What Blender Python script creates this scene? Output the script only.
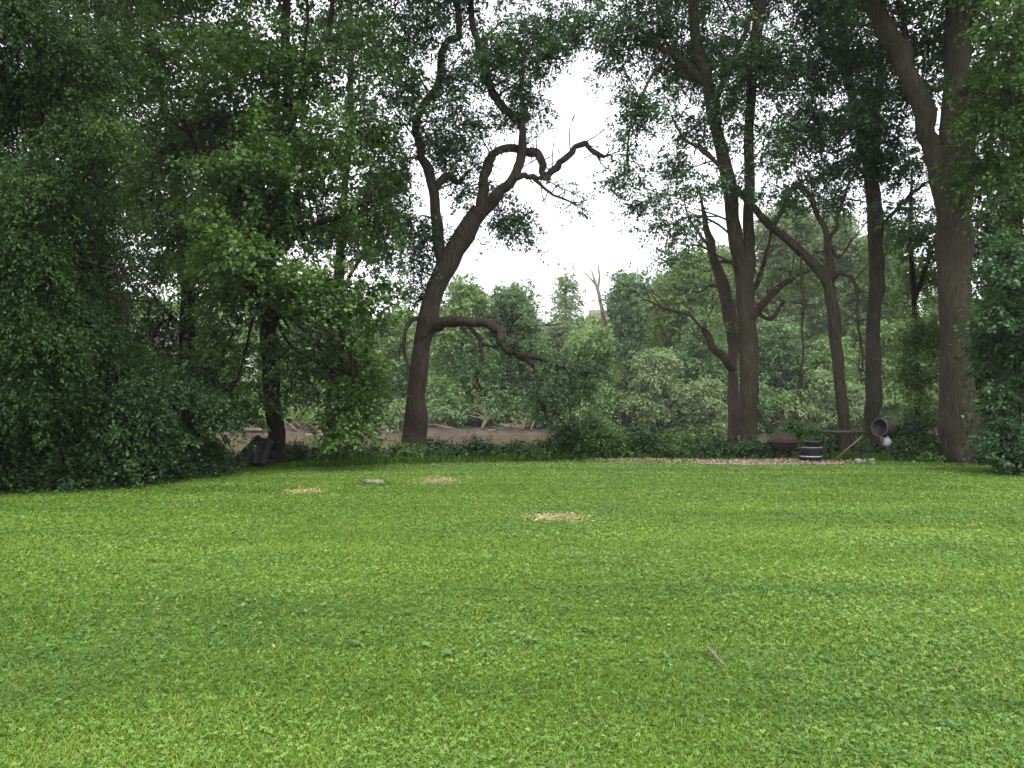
import bpy, math, random
import numpy as np

random.seed(7)
rng = np.random.default_rng(7)
SC = bpy.context.scene
for _o in list(bpy.data.objects):
    bpy.data.objects.remove(_o)

# ------------------------------------------------------------------ camera
F, CX, CY, CAMZ = 804.0, 512.0, 384.0, 1.6
PITCH = math.atan(16 / F)
cam = bpy.data.cameras.new('camera')
cam.sensor_width = 36.0
cam.lens = F / 1024 * 36.0
cam.clip_end = 2000
cam_o = bpy.data.objects.new('camera', cam)
SC.collection.objects.link(cam_o)
cam_o.location = (0, 0, CAMZ)
cam_o.rotation_euler = (math.pi / 2 + PITCH, 0, 0)
SC.camera = cam_o

# ------------------------------------------------------------------ sky, sun, exposure
SUN_EL, SUN_AZ = math.radians(68), math.radians(160)      # azimuth clockwise from +Y
w = bpy.data.worlds.new('World')
SC.world = w
w.use_nodes = True
nt = w.node_tree
nt.nodes.clear()
out = nt.nodes.new('ShaderNodeOutputWorld')
bg = nt.nodes.new('ShaderNodeBackground')
bg.inputs['Strength'].default_value = 0.13
sky = nt.nodes.new('ShaderNodeTexSky')
sky.sky_type = 'NISHITA'
sky.sun_disc = False
sky.sun_elevation = SUN_EL
sky.sun_rotation = SUN_AZ
sky.dust_density = 4.0
hsv = nt.nodes.new('ShaderNodeHueSaturation')
hsv.inputs['Saturation'].default_value = 0.25
nt.links.new(sky.outputs[0], hsv.inputs['Color'])
tc = nt.nodes.new('ShaderNodeTexCoord')
mp = nt.nodes.new('ShaderNodeMapping')
mp.inputs['Scale'].default_value = (1, 1, 2.5)
nz = nt.nodes.new('ShaderNodeTexNoise')
nz.inputs['Scale'].default_value = 2.2
nz.inputs['Detail'].default_value = 5
nt.links.new(tc.outputs['Generated'], mp.inputs[0])
nt.links.new(mp.outputs[0], nz.inputs['Vector'])
cr = nt.nodes.new('ShaderNodeValToRGB')
cr.color_ramp.elements[0].position = 0.3
cr.color_ramp.elements[0].color = (8.0, 8.2, 8.9, 1)
cr.color_ramp.elements[1].position = 0.7
cr.color_ramp.elements[1].color = (11.0, 11.1, 11.6, 1)
nt.links.new(nz.outputs['Fac'], cr.inputs[0])
mx = nt.nodes.new('ShaderNodeMixRGB')
mx.inputs[0].default_value = 0.75
nt.links.new(hsv.outputs[0], mx.inputs[1])
nt.links.new(cr.outputs[0], mx.inputs[2])
nt.links.new(mx.outputs[0], bg.inputs['Color'])
nt.links.new(bg.outputs[0], out.inputs['Surface'])

sun = bpy.data.lights.new('sun', 'SUN')
sun.energy = 1.3
sun.angle = math.radians(25)
sun.color = (1.0, 0.96, 0.88)
sun_o = bpy.data.objects.new('sun', sun)
SC.collection.objects.link(sun_o)
sun_o.rotation_euler = (math.pi / 2 - SUN_EL, 0, math.pi - SUN_AZ)
sun_o.location = (0, 0, 40)

SC.view_settings.view_transform = 'Standard'
SC.view_settings.look = 'None'
SC.view_settings.gamma = 1
SC.view_settings.use_curve_mapping = False
SC.view_settings.exposure = 1.0
SC.cycles.max_bounces = 6
SC.cycles.diffuse_bounces = 3
SC.cycles.glossy_bounces = 2
SC.cycles.transmission_bounces = 4
SC.cycles.transparent_max_bounces = 4
SC.cycles.volume_bounces = 0
SC.cycles.use_denoising = True


# ------------------------------------------------------------------ helpers
def P(px, py, D):
    """point seen at pixel (px, py) at D metres in front of the camera"""
    x = (px - CX) / F
    zz = (CY - py) / F
    y = math.cos(PITCH) - zz * math.sin(PITCH)
    z = math.sin(PITCH) + zz * math.cos(PITCH)
    k = D / y
    return np.array((x * k, D, CAMZ + z * k))


def sstep(a, b, x):
    t = np.clip((x - a) / (b - a), 0, 1)
    return t * t * (3 - 2 * t)


def vnoise(x, y, s=1.0, seed=0):
    x = np.asarray(x, float) * s + seed * 17.3
    y = np.asarray(y, float) * s - seed * 9.1
    xi, yi = np.floor(x).astype(np.int64), np.floor(y).astype(np.int64)
    fx, fy = x - xi, y - yi
    fx, fy = fx * fx * (3 - 2 * fx), fy * fy * (3 - 2 * fy)

    def h(a, b):
        n = (a * 374761393 + b * 668265263 + seed * 974711) & 0x7fffffff
        n = ((n ^ (n >> 13)) * 1274126177) & 0x7fffffff
        return ((n ^ (n >> 16)) & 0xffff) / 65535.0
    return ((h(xi, yi) * (1 - fx) + h(xi + 1, yi) * fx) * (1 - fy) +
            (h(xi, yi + 1) * (1 - fx) + h(xi + 1, yi + 1) * fx) * fy)


EDGE = np.array([(-60, -12), (-20, -8), (-14.5, 2), (-11.6, 9.5), (-9.1, 14.1), (-7.9, 15.6), (-6.8, 17.6), (-4.9, 19.0),
                 (-2.8, 20.1), (0, 20.9), (2.3, 21.4), (6.0, 21.2), (10.3, 21.1), (13.0, 21.0), (16, 19.5), (20, 15), (24, 6), (60, -12)])


def y_edge(x):
    return np.interp(x, EDGE[:, 0], EDGE[:, 1]) + 0.22 * (vnoise(x, np.zeros_like(x), 1.3, 5) - .5)


def ground(x, y):
    x = np.asarray(x, float)
    y = np.asarray(y, float)
    h = -2.3 * sstep(23.5, 32, y) + 1.35 * sstep(67, 71, y + 2.5 * (vnoise(x, 0 * x, .09, 2) - .5)) + 3.0 * sstep(75, 140, y) + 10 * sstep(140, 600, y)
    bank = sstep(22, 25, y)
    h = h + bank * 0.35 * (vnoise(x, y, .5, 3) - .5)
    return h


def gz(x, y):
    return float(ground(np.array([x]), np.array([y]))[0])


def tag(o, label=None, cat=None, group=None, kind=None):
    if label: o['label'] = label
    if cat: o['category'] = cat
    if group: o['group'] = group
    if kind: o['kind'] = kind
    return o


def thing(name, label, cat, loc, group=None, rz=0):
    o = bpy.data.objects.new(name, None)
    SC.collection.objects.link(o)
    o.empty_display_size = 0.2
    o.location = tuple(loc)
    o.rotation_euler = (0, 0, rz)
    return tag(o, label, cat, group)


def mesh_obj(name, V, faces_flat, counts, mat, parent=None, base=None, smooth=False, tint=None):
    V = np.asarray(V, np.float32)
    if base is not None:
        V = V - np.asarray(base, np.float32)
    me = bpy.data.meshes.new(name)
    me.vertices.add(len(V))
    me.vertices.foreach_set('co', V.ravel())
    faces_flat = np.asarray(faces_flat, np.int32)
    counts = np.asarray(counts, np.int32)
    me.loops.add(len(faces_flat))
    me.loops.foreach_set('vertex_index', faces_flat)
    me.polygons.add(len(counts))
    st = np.zeros(len(counts), np.int32)
    st[1:] = np.cumsum(counts)[:-1]
    me.polygons.foreach_set('loop_start', st)
    me.polygons.foreach_set('loop_total', counts)
    if smooth:
        me.polygons.foreach_set('use_smooth', np.ones(len(counts), bool))
    if tint is not None:
        a = me.attributes.new('tint', 'FLOAT', 'FACE')
        a.data.foreach_set('value', np.asarray(tint, np.float32))
    me.update(calc_edges=True)
    me.validate()
    me.materials.append(mat)
    o = bpy.data.objects.new(name, me)
    SC.collection.objects.link(o)
    if parent is not None:
        o.parent = parent
    return o


class MB:
    """collects shapes that become one mesh object"""
    def __init__(s):
        s.v, s.f, s.n = [], [], 0

    def add(s, V, Fc):
        V = np.asarray(V, float)
        s.v.append(V)
        s.f += [[i + s.n for i in f] for f in Fc]
        s.n += len(V)
        return s

    def box(s, c, d, rot=None, jit=0):
        c, d = np.array(c, float), np.array(d, float) / 2
        V = np.array([(x, y, z) for x in (-1, 1) for y in (-1, 1) for z in (-1, 1)], float) * d
        if jit: V += rng.normal(0, jit, V.shape)
        if rot is not None: V = V @ np.asarray(rot).T
        return s.add(V + c, [(0, 1, 3, 2), (4, 6, 7, 5), (0, 4, 5, 1), (2, 3, 7, 6), (0, 2, 6, 4), (1, 5, 7, 3)])

    def lathe(s, prof, seg=20, c=(0, 0, 0), rot=None, wob=0):
        V = []
        for r, z in prof:
            for k in range(seg):
                a = 2 * math.pi * k / seg
                rr = r * (1 + wob * math.sin(3 * a + z * 9))
                V.append((rr * math.cos(a), rr * math.sin(a), z))
        V = np.array(V)
        if rot is not None: V = V @ np.asarray(rot).T
        Fc = []
        for i in range(len(prof) - 1):
            for k in range(seg):
                k2 = (k + 1) % seg
                Fc.append((i * seg + k, i * seg + k2, (i + 1) * seg + k2, (i + 1) * seg + k))
        return s.add(V + np.array(c, float), Fc)

    def tube(s, pts, rad, sides=10, smooth=4, rough=0.0, cap=True, wob=.16):
        pts = np.asarray(pts, float)
        rad = np.asarray(rad, float)
        if smooth > 1 and len(pts) > 2:
            pts, rad = catmull(pts, rad, smooth)
        n = len(pts)
        if rough > 0 and n > 6:
            w1 = rng.normal(0, 1, (n // 3 + 3, 3))
            tt = np.linspace(0, len(w1) - 1.001, n)
            i0 = tt.astype(int)
            wv = w1[i0] * (1 - (tt - i0))[:, None] + w1[i0 + 1] * (tt - i0)[:, None]
            env = np.minimum(1, np.arange(n) / 4.0)[:, None]
            pts = pts + np.clip(wv, -1.3, 1.3) * (rad * wob * (rad < .26) + np.minimum(.02, rad * .3))[:, None] * env
            rad = rad * (1 + .08 * np.clip(wv[:, 0], -1.5, 1.5))
        T = np.gradient(pts, axis=0)
        T /= np.linalg.norm(T, axis=1)[:, None] + 1e-9
        up = np.array((0.1, -1, 0.05)) if abs(T[0][1]) < .9 else np.array((1., 0, 0))
        N = np.cross(T[0], up); N /= np.linalg.norm(N)
        V = np.zeros((n, sides, 3))
        ang = np.arange(sides) * 2 * math.pi / sides
        ph = rng.uniform(0, 6.28)
        for i in range(n):
            N = N - T[i] * np.dot(N, T[i]); N /= np.linalg.norm(N) + 1e-9
            B = np.cross(T[i], N)
            r = rad[i] * (1 + rough * (np.sin(2 * ang + ph + i * .35) * .5 + np.sin(5 * ang + i * .22) * .35 + rng.normal(0, .25, sides)))
            V[i] = pts[i] + (np.cos(ang) * r)[:, None] * N + (np.sin(ang) * r)[:, None] * B
        Fc = []
        for i in range(n - 1):
            for k in range(sides):
                k2 = (k + 1) % sides
                Fc.append((i * sides + k, i * sides + k2, (i + 1) * sides + k2, (i + 1) * sides + k))
        if cap:
            Fc.append(tuple(range(sides - 1, -1, -1)))
            Fc.append(tuple(range((n - 1) * sides, n * sides)))
        return s.add(V.reshape(-1, 3), Fc)

    def build(s, name, mat, parent=None, base=None, smooth=True):
        V = np.concatenate(s.v)
        flat = [i for f in s.f for i in f]
        return mesh_obj(name, V, flat, [len(f) for f in s.f], mat, parent, base, smooth)


def catmull(p, r, k):
    P4 = np.hstack([p, r[:, None]])
    P4 = np.vstack([2 * P4[0] - P4[1], P4, 2 * P4[-1] - P4[-2]])
    res = []
    for i in range(1, len(P4) - 2):
        a, b, c, d = P4[i - 1], P4[i], P4[i + 1], P4[i + 2]
        for t in np.arange(k) / k:
            res.append(.5 * (2 * b + (c - a) * t + (2 * a - 5 * b + 4 * c - d) * t * t + (3 * b - a - 3 * c + d) * t ** 3))
    res.append(P4[-2])
    res = np.array(res)
    return res[:, :3], np.maximum(res[:, 3], .003)


def rotz(a):
    c, s = math.cos(a), math.sin(a)
    return np.array(((c, -s, 0), (s, c, 0), (0, 0, 1.)))


def roty(a):
    c, s = math.cos(a), math.sin(a)
    return np.array(((c, 0, s), (0, 1, 0), (-s, 0, c)))


def rotx(a):
    c, s = math.cos(a), math.sin(a)
    return np.array(((1, 0, 0), (0, c, -s), (0, s, c)))


# ------------------------------------------------------------------ materials
def newmat(name):
    m = bpy.data.materials.new(name)
    m.use_nodes = True
    b = m.node_tree.nodes['Principled BSDF']
    return m, m.node_tree, b


def ramp(t, stops, fac):
    r = t.nodes.new('ShaderNodeValToRGB')
    e = r.color_ramp.elements
    while len(e) < len(stops): e.new(.5)
    for el, (p, c) in zip(e, stops):
        el.position = p
        el.color = (*c, 1)
    t.links.new(fac, r.inputs[0])
    return r.outputs[0]


def noise(t, scale, detail=4, rough=.6, stretch=None, coord='Object'):
    c = t.nodes.new('ShaderNodeTexCoord')
    v = c.outputs[coord]
    if stretch:
        m = t.nodes.new('ShaderNodeMapping')
        m.inputs['Scale'].default_value = stretch
        t.links.new(v, m.inputs[0])
        v = m.outputs[0]
    n = t.nodes.new('ShaderNodeTexNoise')
    n.inputs['Scale'].default_value = scale
    n.inputs['Detail'].default_value = detail
    n.inputs['Roughness'].default_value = rough
    t.links.new(v, n.inputs['Vector'])
    return n.outputs['Fac']


def bump(t, b, h, strength=.5, dist=.02):
    n = t.nodes.new('ShaderNodeBump')
    n.inputs['Strength'].default_value = strength
    n.inputs['Distance'].default_value = dist
    t.links.new(h, n.inputs['Height'])
    t.links.new(n.outputs[0], b.inputs['Normal'])


def simple(name, c1, c2, scale=8, rough=.8, bs=.4, bd=.01, metal=0, stretch=None):
    m, t, b = newmat(name)
    n = noise(t, scale, 5, .65, stretch)
    t.links.new(ramp(t, [(.3, c1), (.7, c2)], n), b.inputs['Base Color'])
    b.inputs['Roughness'].default_value = rough
    b.inputs['Metallic'].default_value = metal
    if bs: bump(t, b, n, bs, bd)
    return m


def leafmat(name, cols, trans=.3, rough=.42, spec=.5):
    m, t, b = newmat(name)
    a = t.nodes.new('ShaderNodeAttribute')
    a.attribute_name = 'tint'
    c = ramp(t, [(i / (len(cols) - 1), cc) for i, cc in enumerate(cols)], a.outputs['Fac'])
    t.links.new(c, b.inputs['Base Color'])
    b.inputs['Roughness'].default_value = rough
    b.inputs['Specular IOR Level'].default_value = spec
    tr = t.nodes.new('ShaderNodeBsdfTranslucent')
    hs = t.nodes.new('ShaderNodeHueSaturation')
    hs.inputs['Hue'].default_value = .485
    hs.inputs['Value'].default_value = 1.25
    t.links.new(c, hs.inputs['Color'])
    t.links.new(hs.outputs[0], tr.inputs['Color'])
    mixn = t.nodes.new('ShaderNodeMixShader')
    mixn.inputs[0].default_value = trans
    o = t.nodes['Material Output']
    t.links.new(b.outputs[0], mixn.inputs[1])
    t.links.new(tr.outputs[0], mixn.inputs[2])
    t.links.new(mixn.outputs[0], o.inputs['Surface'])
    return m


def barkmat(name, c1, c2, c3):
    m, t, b = newmat(name)
    n1 = noise(t, 5, 6, .7, (3, 3, .55))
    n2 = noise(t, 1.2, 4, .6)
    v = t.nodes.new('ShaderNodeTexVoronoi')
    v.inputs['Scale'].default_value = 9
    v.feature = 'DISTANCE_TO_EDGE'
    c = t.nodes.new('ShaderNodeTexCoord')
    mpp = t.nodes.new('ShaderNodeMapping')
    mpp.inputs['Scale'].default_value = (2, 2, .35)
    t.links.new(c.outputs['Object'], mpp.inputs[0])
    t.links.new(mpp.outputs[0], v.inputs['Vector'])
    base = ramp(t, [(.25, c1), (.55, c2), (.8, c3)], n1)
    mm = t.nodes.new('ShaderNodeMixRGB')
    mm.blend_type = 'MULTIPLY'
    t.links.new(ramp(t, [(.25, (.55, .55, .5)), (.7, (1.15, 1.1, 1.05))], n2), mm.inputs[2])
    t.links.new(base, mm.inputs[1])
    mm.inputs[0].default_value = .8
    t.links.new(mm.outputs[0], b.inputs['Base Color'])
    b.inputs['Roughness'].default_value = .92
    b.inputs['Specular IOR Level'].default_value = .2
    ad = t.nodes.new('ShaderNodeMath'); ad.operation = 'MULTIPLY_ADD'
    sm = t.nodes.new('ShaderNodeMath'); sm.operation = 'MINIMUM'; sm.inputs[1].default_value = .12
    t.links.new(v.outputs['Distance'], sm.inputs[0])
    t.links.new(sm.outputs[0], ad.inputs[0]); ad.inputs[1].default_value = 4
    t.links.new(n1, ad.inputs[2])
    bump(t, b, ad.outputs[0], .9, .035)
    return m


M = {}
M['leaf_dark'] = leafmat('dark_leaves', [(.020, .048, .011), (.040, .090, .018), (.080, .15, .026)], .28, .5, .3)
M['leaf_maple'] = leafmat('maple_leaves', [(.036, .080, .016), (.072, .150, .026), (.135, .24, .04)], .36)
M['leaf_cool'] = leafmat('cool_leaves', [(.030, .070, .026), (.056, .122, .042), (.095, .185, .06)], .32)
M['leaf_shrub'] = leafmat('shrub_leaves', [(.019, .046, .014), (.038, .084, .023), (.078, .145, .038)], .2, .5, .35)
M['leaf_under'] = leafmat('undergrowth_leaves', [(.035, .085, .018), (.07, .15, .03), (.13, .23, .045)], .25)
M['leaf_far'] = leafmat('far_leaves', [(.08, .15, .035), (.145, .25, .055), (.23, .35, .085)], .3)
M['leaf_lime'] = leafmat('lime_leaves', [(.07, .14, .022), (.13, .22, .035), (.19, .29, .05)], .35)
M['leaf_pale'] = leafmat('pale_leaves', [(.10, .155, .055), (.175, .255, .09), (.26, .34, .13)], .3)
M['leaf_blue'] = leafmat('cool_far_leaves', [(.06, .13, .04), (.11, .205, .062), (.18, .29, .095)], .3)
M['bark'] = barkmat('bark_brown', (.020, .016, .013), (.058, .047, .037), (.112, .091, .073))
M['bark_dark'] = barkmat('bark_dark', (.010, .007, .006), (.024, .018, .014), (.045, .034, .027))
M['bark_grey'] = barkmat('bark_grey', (.024, .022, .015), (.066, .058, .040), (.122, .109, .078))
M['bark_dead'] = barkmat('bark_dead', (.05, .036, .03), (.11, .082, .068), (.18, .14, .12))
M['drift'] = barkmat('driftwood', (.14, .12, .085), (.28, .25, .18), (.46, .42, .33))


# ------------------------------------------------------------------ foliage
def norm(a):
    return a / (np.linalg.norm(a, axis=1)[:, None] + 1e-9)


def leaf_cloud(C, d, per, spread, L, W, droop=.3, flat=.55, tint0=None, tj=.18):
    """sprays of leaves: C spray origins (n,3), d outward directions (n,3)"""
    n = len(C)
    up = np.array((0, 0, 1.))
    s = norm(np.cross(d, up) + 1e-6)
    idx = np.repeat(np.arange(n), per)
    N = len(idx)
    if per >= 20:      # leaves gather in tufts at the twig ends
        nt_ = max(4, per // 8)
        tid = idx * nt_ + rng.integers(0, nt_, N)
        jt = rng.normal(0, .085, N)
        t = np.clip(rng.uniform(0, 1, n * nt_)[tid] + jt, -.1, 1.15)
        u = np.clip(rng.uniform(-1, 1, n * nt_)[tid] + rng.normal(0, .16, N), -1.2, 1.2)
        hz_ = rng.normal(0, .09, n * nt_)[tid]
    else:
        t = rng.uniform(0, 1, N)
        u = rng.uniform(-1, 1, N)
        hz_ = np.zeros(N)
    sp = spread * rng.uniform(.6, 1.3, n)[idx]
    pos = (C[idx] + d[idx] * ((t - .35) * sp)[:, None] + s[idx] * (u * sp * .5 * (1.1 - .7 * t))[:, None]
           - up * (sp * (droop * t * t + .30 * u * u))[:, None] + rng.normal(0, 1, (N, 3)) * (sp[:, None] * np.array((.05, .05, .035))) + up * (hz_ * sp)[:, None])
    ax = norm(d[idx] * .5 + s[idx] * (np.sign(u) * .7)[:, None] + rng.normal(0, .45, (N, 3)) - up * (.25 + droop * .5))
    nn = norm(up + rng.normal(0, flat, (N, 3)) + d[idx] * .25)
    b = norm(np.cross(ax, nn))
    nn = np.cross(b, ax)
    l = L * rng.uniform(.6, 1.3, N)
    ww = W * rng.uniform(.7, 1.25, N)
    V = np.empty((N, 4, 3), np.float32)
    V[:, 0] = pos
    mid = pos + ax * (l * .42)[:, None] + nn * (ww * .12)[:, None]
    V[:, 1] = mid + b * (ww * .5)[:, None]
    V[:, 2] = pos + ax * l[:, None] - nn * (l * .1)[:, None]
    V[:, 3] = mid - b * (ww * .5)[:, None]
    t0 = rng.uniform(.2, .8, n) if tint0 is None else tint0
    tint = np.clip(t0[idx] + rng.normal(0, tj, N), 0, 1)
    return V.reshape(-1, 3), tint


def quads_obj(name, V, tint, mat, parent=None, base=None):
    n = len(V) // 4
    return mesh_obj(name, V, np.arange(n * 4), np.full(n, 4), mat, parent, base, False, tint)


def ellipsoid_pts(n, bias=2.0):
    v = norm(rng.normal(0, 1, (n, 3)))
    r = rng.uniform(0, 1, n) ** (1 / bias)
    return v * r[:, None], v


def crown(root, base, blobs, D0, mat, skel, L=.11, W=.075, per=30, spread=.62, droop=.3, dens=1.0,
          bark=None, deep=2.2, flat=.55, branch=True, tint_shift=0.0, gmin=True, name='crown', bname='branch'):
    """blobs: (px, py, rx_px, ry_px, density[, D]) ; makes one leaf mesh and one mesh of thin branches"""
    Vs, Ts = [], []
    if D0 < 40: L, W, per, spread = L * .95, W * .95, int(per * 2.2), spread * 1.55
    leafpx = (L * W * .5) * .62
    for bl in blobs:
        px, py, rx, ry, de = bl[:5]
        D = bl[5] if len(bl) > 5 else D0 + rng.uniform(-.5, .5) * deep
        c = P(px, py, D)
        k = D / F
        R = np.array((rx * k, min(deep, max(rx, ry) * k * 1.1), ry * k))
        area = math.pi * R[0] * R[2]
        n = max(3, int(area * (3.7 if (name == 'crown' and D0 < 40) else 4.2) * de * dens / (leafpx * per)))
        q, dirn = ellipsoid_pts(n, 2.2)
        # clumps: pull sprays towards a few sub-centres so that gaps open between them
        nc = max(4, int(area / .7) + 2)
        cc, _ = ellipsoid_pts(nc, 2.6)
        pick = rng.integers(0, nc, n)
        q = q * rng.uniform(.45, 1.0, n)[:, None] + cc[pick] * .55
        C = c + q * R
        d = norm((q + rng.normal(0, .3, q.shape)) * np.array((1, 1, .45)) + np.array((0, 0, .05)))
        if gmin:
            C[:, 2] = np.maximum(C[:, 2], ground(C[:, 0], C[:, 1]) + .12)
        t0 = np.clip(rng.normal(.45, .16, nc)[pick] + rng.normal(0, .08, n) + tint_shift, 0, 1)
        V, T = leaf_cloud(C, d, per, spread, L, W, droop, flat, t0)
        Vs.append(V); Ts.append(T)
        if branch and skel is not None and len(skel):
            mb = MB()
            dist = np.linalg.norm(skel[:, :3] - c, axis=1) + 1.0 * np.maximum(0, skel[:, 2] - c[2])
            j = int(np.argmin(dist))
            a = skel[j, :3]
            r0 = min(skel[j, 3] * .55, .09)
            v = c - a
            ln = np.linalg.norm(v)
            r0 = min(r0, .015 + .012 * ln)
            m1 = a + v * .35 + rng.normal(0, .07 * ln, 3) + np.array((0, 0, .06 * ln))
            m2 = a + v * .7 + rng.normal(0, .06 * ln, 3) + np.array((0, 0, .05 * ln))
            r0 = min(r0, .045)
            mb.tube([a, m1, m2, c], [r0, r0 * .75, r0 * .45, .006], 6, 4, .1)
            for q2 in range(min(nc, 14)):
                e = c + cc[q2] * .8 * R
                if gmin: e[2] = max(e[2], gz(e[0], e[1]) + .1)
                st = [m1, m2, c][rng.integers(0, 3)]
                vv = e - st
                l2 = np.linalg.norm(vv)
                m3 = st + vv * .5 + rng.normal(0, .1 * l2, 3)
                mb.tube([st, m3, e], [r0 * .38, r0 * .25, .006], 4, 3, 0)
                for _ in range(3):
                    e2 = m3 + vv * rng.uniform(.1, .6) + rng.normal(0, .22 * l2 + .1, 3)
                    mb.tube([m3, (m3 + e2) / 2 + rng.normal(0, .05, 3), e2], [.012, .009, .004], 3, 2, 0)
            mb.build(bname, bark or M['bark'], root, base)
    V = np.concatenate(Vs)
    o = quads_obj(name, V, np.concatenate(Ts), mat, root, base)
    return o


def limb_pts(rows, D0):
    """rows (px, py, width_px[, D]) -> points, radii"""
    pts, rad = [], []
    for r in rows:
        D = r[3] if len(r) > 3 else D0
        pts.append(P(r[0], r[1], D))
        rad.append(r[2] * D / F / 2)
    return np.array(pts), np.array(rad)


def tree(name, label, D0, trunk_rows, limbs, blobs, leaf, bark, group=None, cat='tree', flare=1.35, **kw):
    pts, rad = limb_pts(trunk_rows, D0)
    pts[0, 2] = min(pts[0, 2], gz(pts[0, 0], pts[0, 1]) - .05)
    if flare > 1:
        p_mid = pts[0] * .72 + pts[1] * .28
        up = .55
        q = pts[0] + (pts[1] - pts[0]) * min(.5, up / max(.6, np.linalg.norm(pts[1] - pts[0])))
        pts = np.vstack([pts[0], q, pts[1:]])
        rad = np.concatenate([[rad[0] * flare, rad[0]], rad[1:]])
    base = np.array((pts[0, 0], pts[0, 1], gz(pts[0, 0], pts[0, 1])))
    root = thing(name, label, cat, base, group)
    MB().tube(pts, rad, 18, 7, .05, True, .05).build('trunk', bark, root, base)
    sk = [np.hstack([a, b[:, None]]) for a, b in [catmull(pts, rad, 5)]]
    for rows in limbs:
        p, r = limb_pts(rows, D0)
        lm = MB().tube(p, r, 10, 6, .07)
        if D0 < 40:
            pp, qq = catmull(p, r, 4) if len(p) > 2 else (p, r)
            for j in range(len(pp) // 3, len(pp)):
                if rng.uniform() > .55 and j < len(pp) - 2: continue
                a = pp[j]
                ln = rng.uniform(.35, 1.1)
                tdir = pp[min(j + 1, len(pp) - 1)] - pp[max(j - 1, 0)]
                tdir = tdir / (np.linalg.norm(tdir) + 1e-6)
                dr = tdir * .6 + rng.normal(0, .55, 3) + np.array((0, 0, .15))
                e = a + dr * ln
                r1 = min(.55 * qq[j], .018) + .002
                m_ = (a + e) / 2 + rng.normal(0, .06, 3)
                lm.tube([a, m_, e], [r1, r1 * .7, .003], 5, 3, 0)
                for _ in range(3):
                    st = m_ if rng.uniform() < .5 else (m_ + e) / 2
                    e2 = st + dr * ln * rng.uniform(.2, .5) + rng.normal(0, .16, 3)
                    lm.tube([st, (st + e2) / 2 + rng.normal(0, .02, 3), e2], [r1 * .5, r1 * .4, .002], 4, 2, 0)
        lm.build('limb', bark, root, base)
        a, b = catmull(p, r, 4) if len(p) > 2 else (p, r)
        sk.append(np.hstack([a, b[:, None]]))
    sk = np.concatenate(sk)
    if blobs:
        z0 = base[2] + .25 * (pts[-1, 2] - base[2])
        s2 = sk[(sk[:, 2] > z0) | (np.arange(len(sk)) >= len(sk) - 3)]
        crown(root, base, blobs, D0, leaf, s2, bark=bark, **kw)
    return root


# ------------------------------------------------------------------ ground, lawn, river
def sheet(name, xs, ys, zf, mat, kind='structure', mask=None):
    X, Y = np.meshgrid(xs, ys)
    Z = zf(X.ravel(), Y.ravel())
    V = np.stack([X.ravel(), Y.ravel(), Z], 1)
    nx, ny = len(xs), len(ys)
    i = np.arange(nx * ny).reshape(ny, nx)
    q = np.stack([i[:-1, :-1], i[:-1, 1:], i[1:, 1:], i[1:, :-1]], -1).reshape(-1, 4)
    o = mesh_obj(name, V, q.ravel(), np.full(len(q), 4), mat, smooth=True)
    return tag(o, kind=kind)


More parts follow.
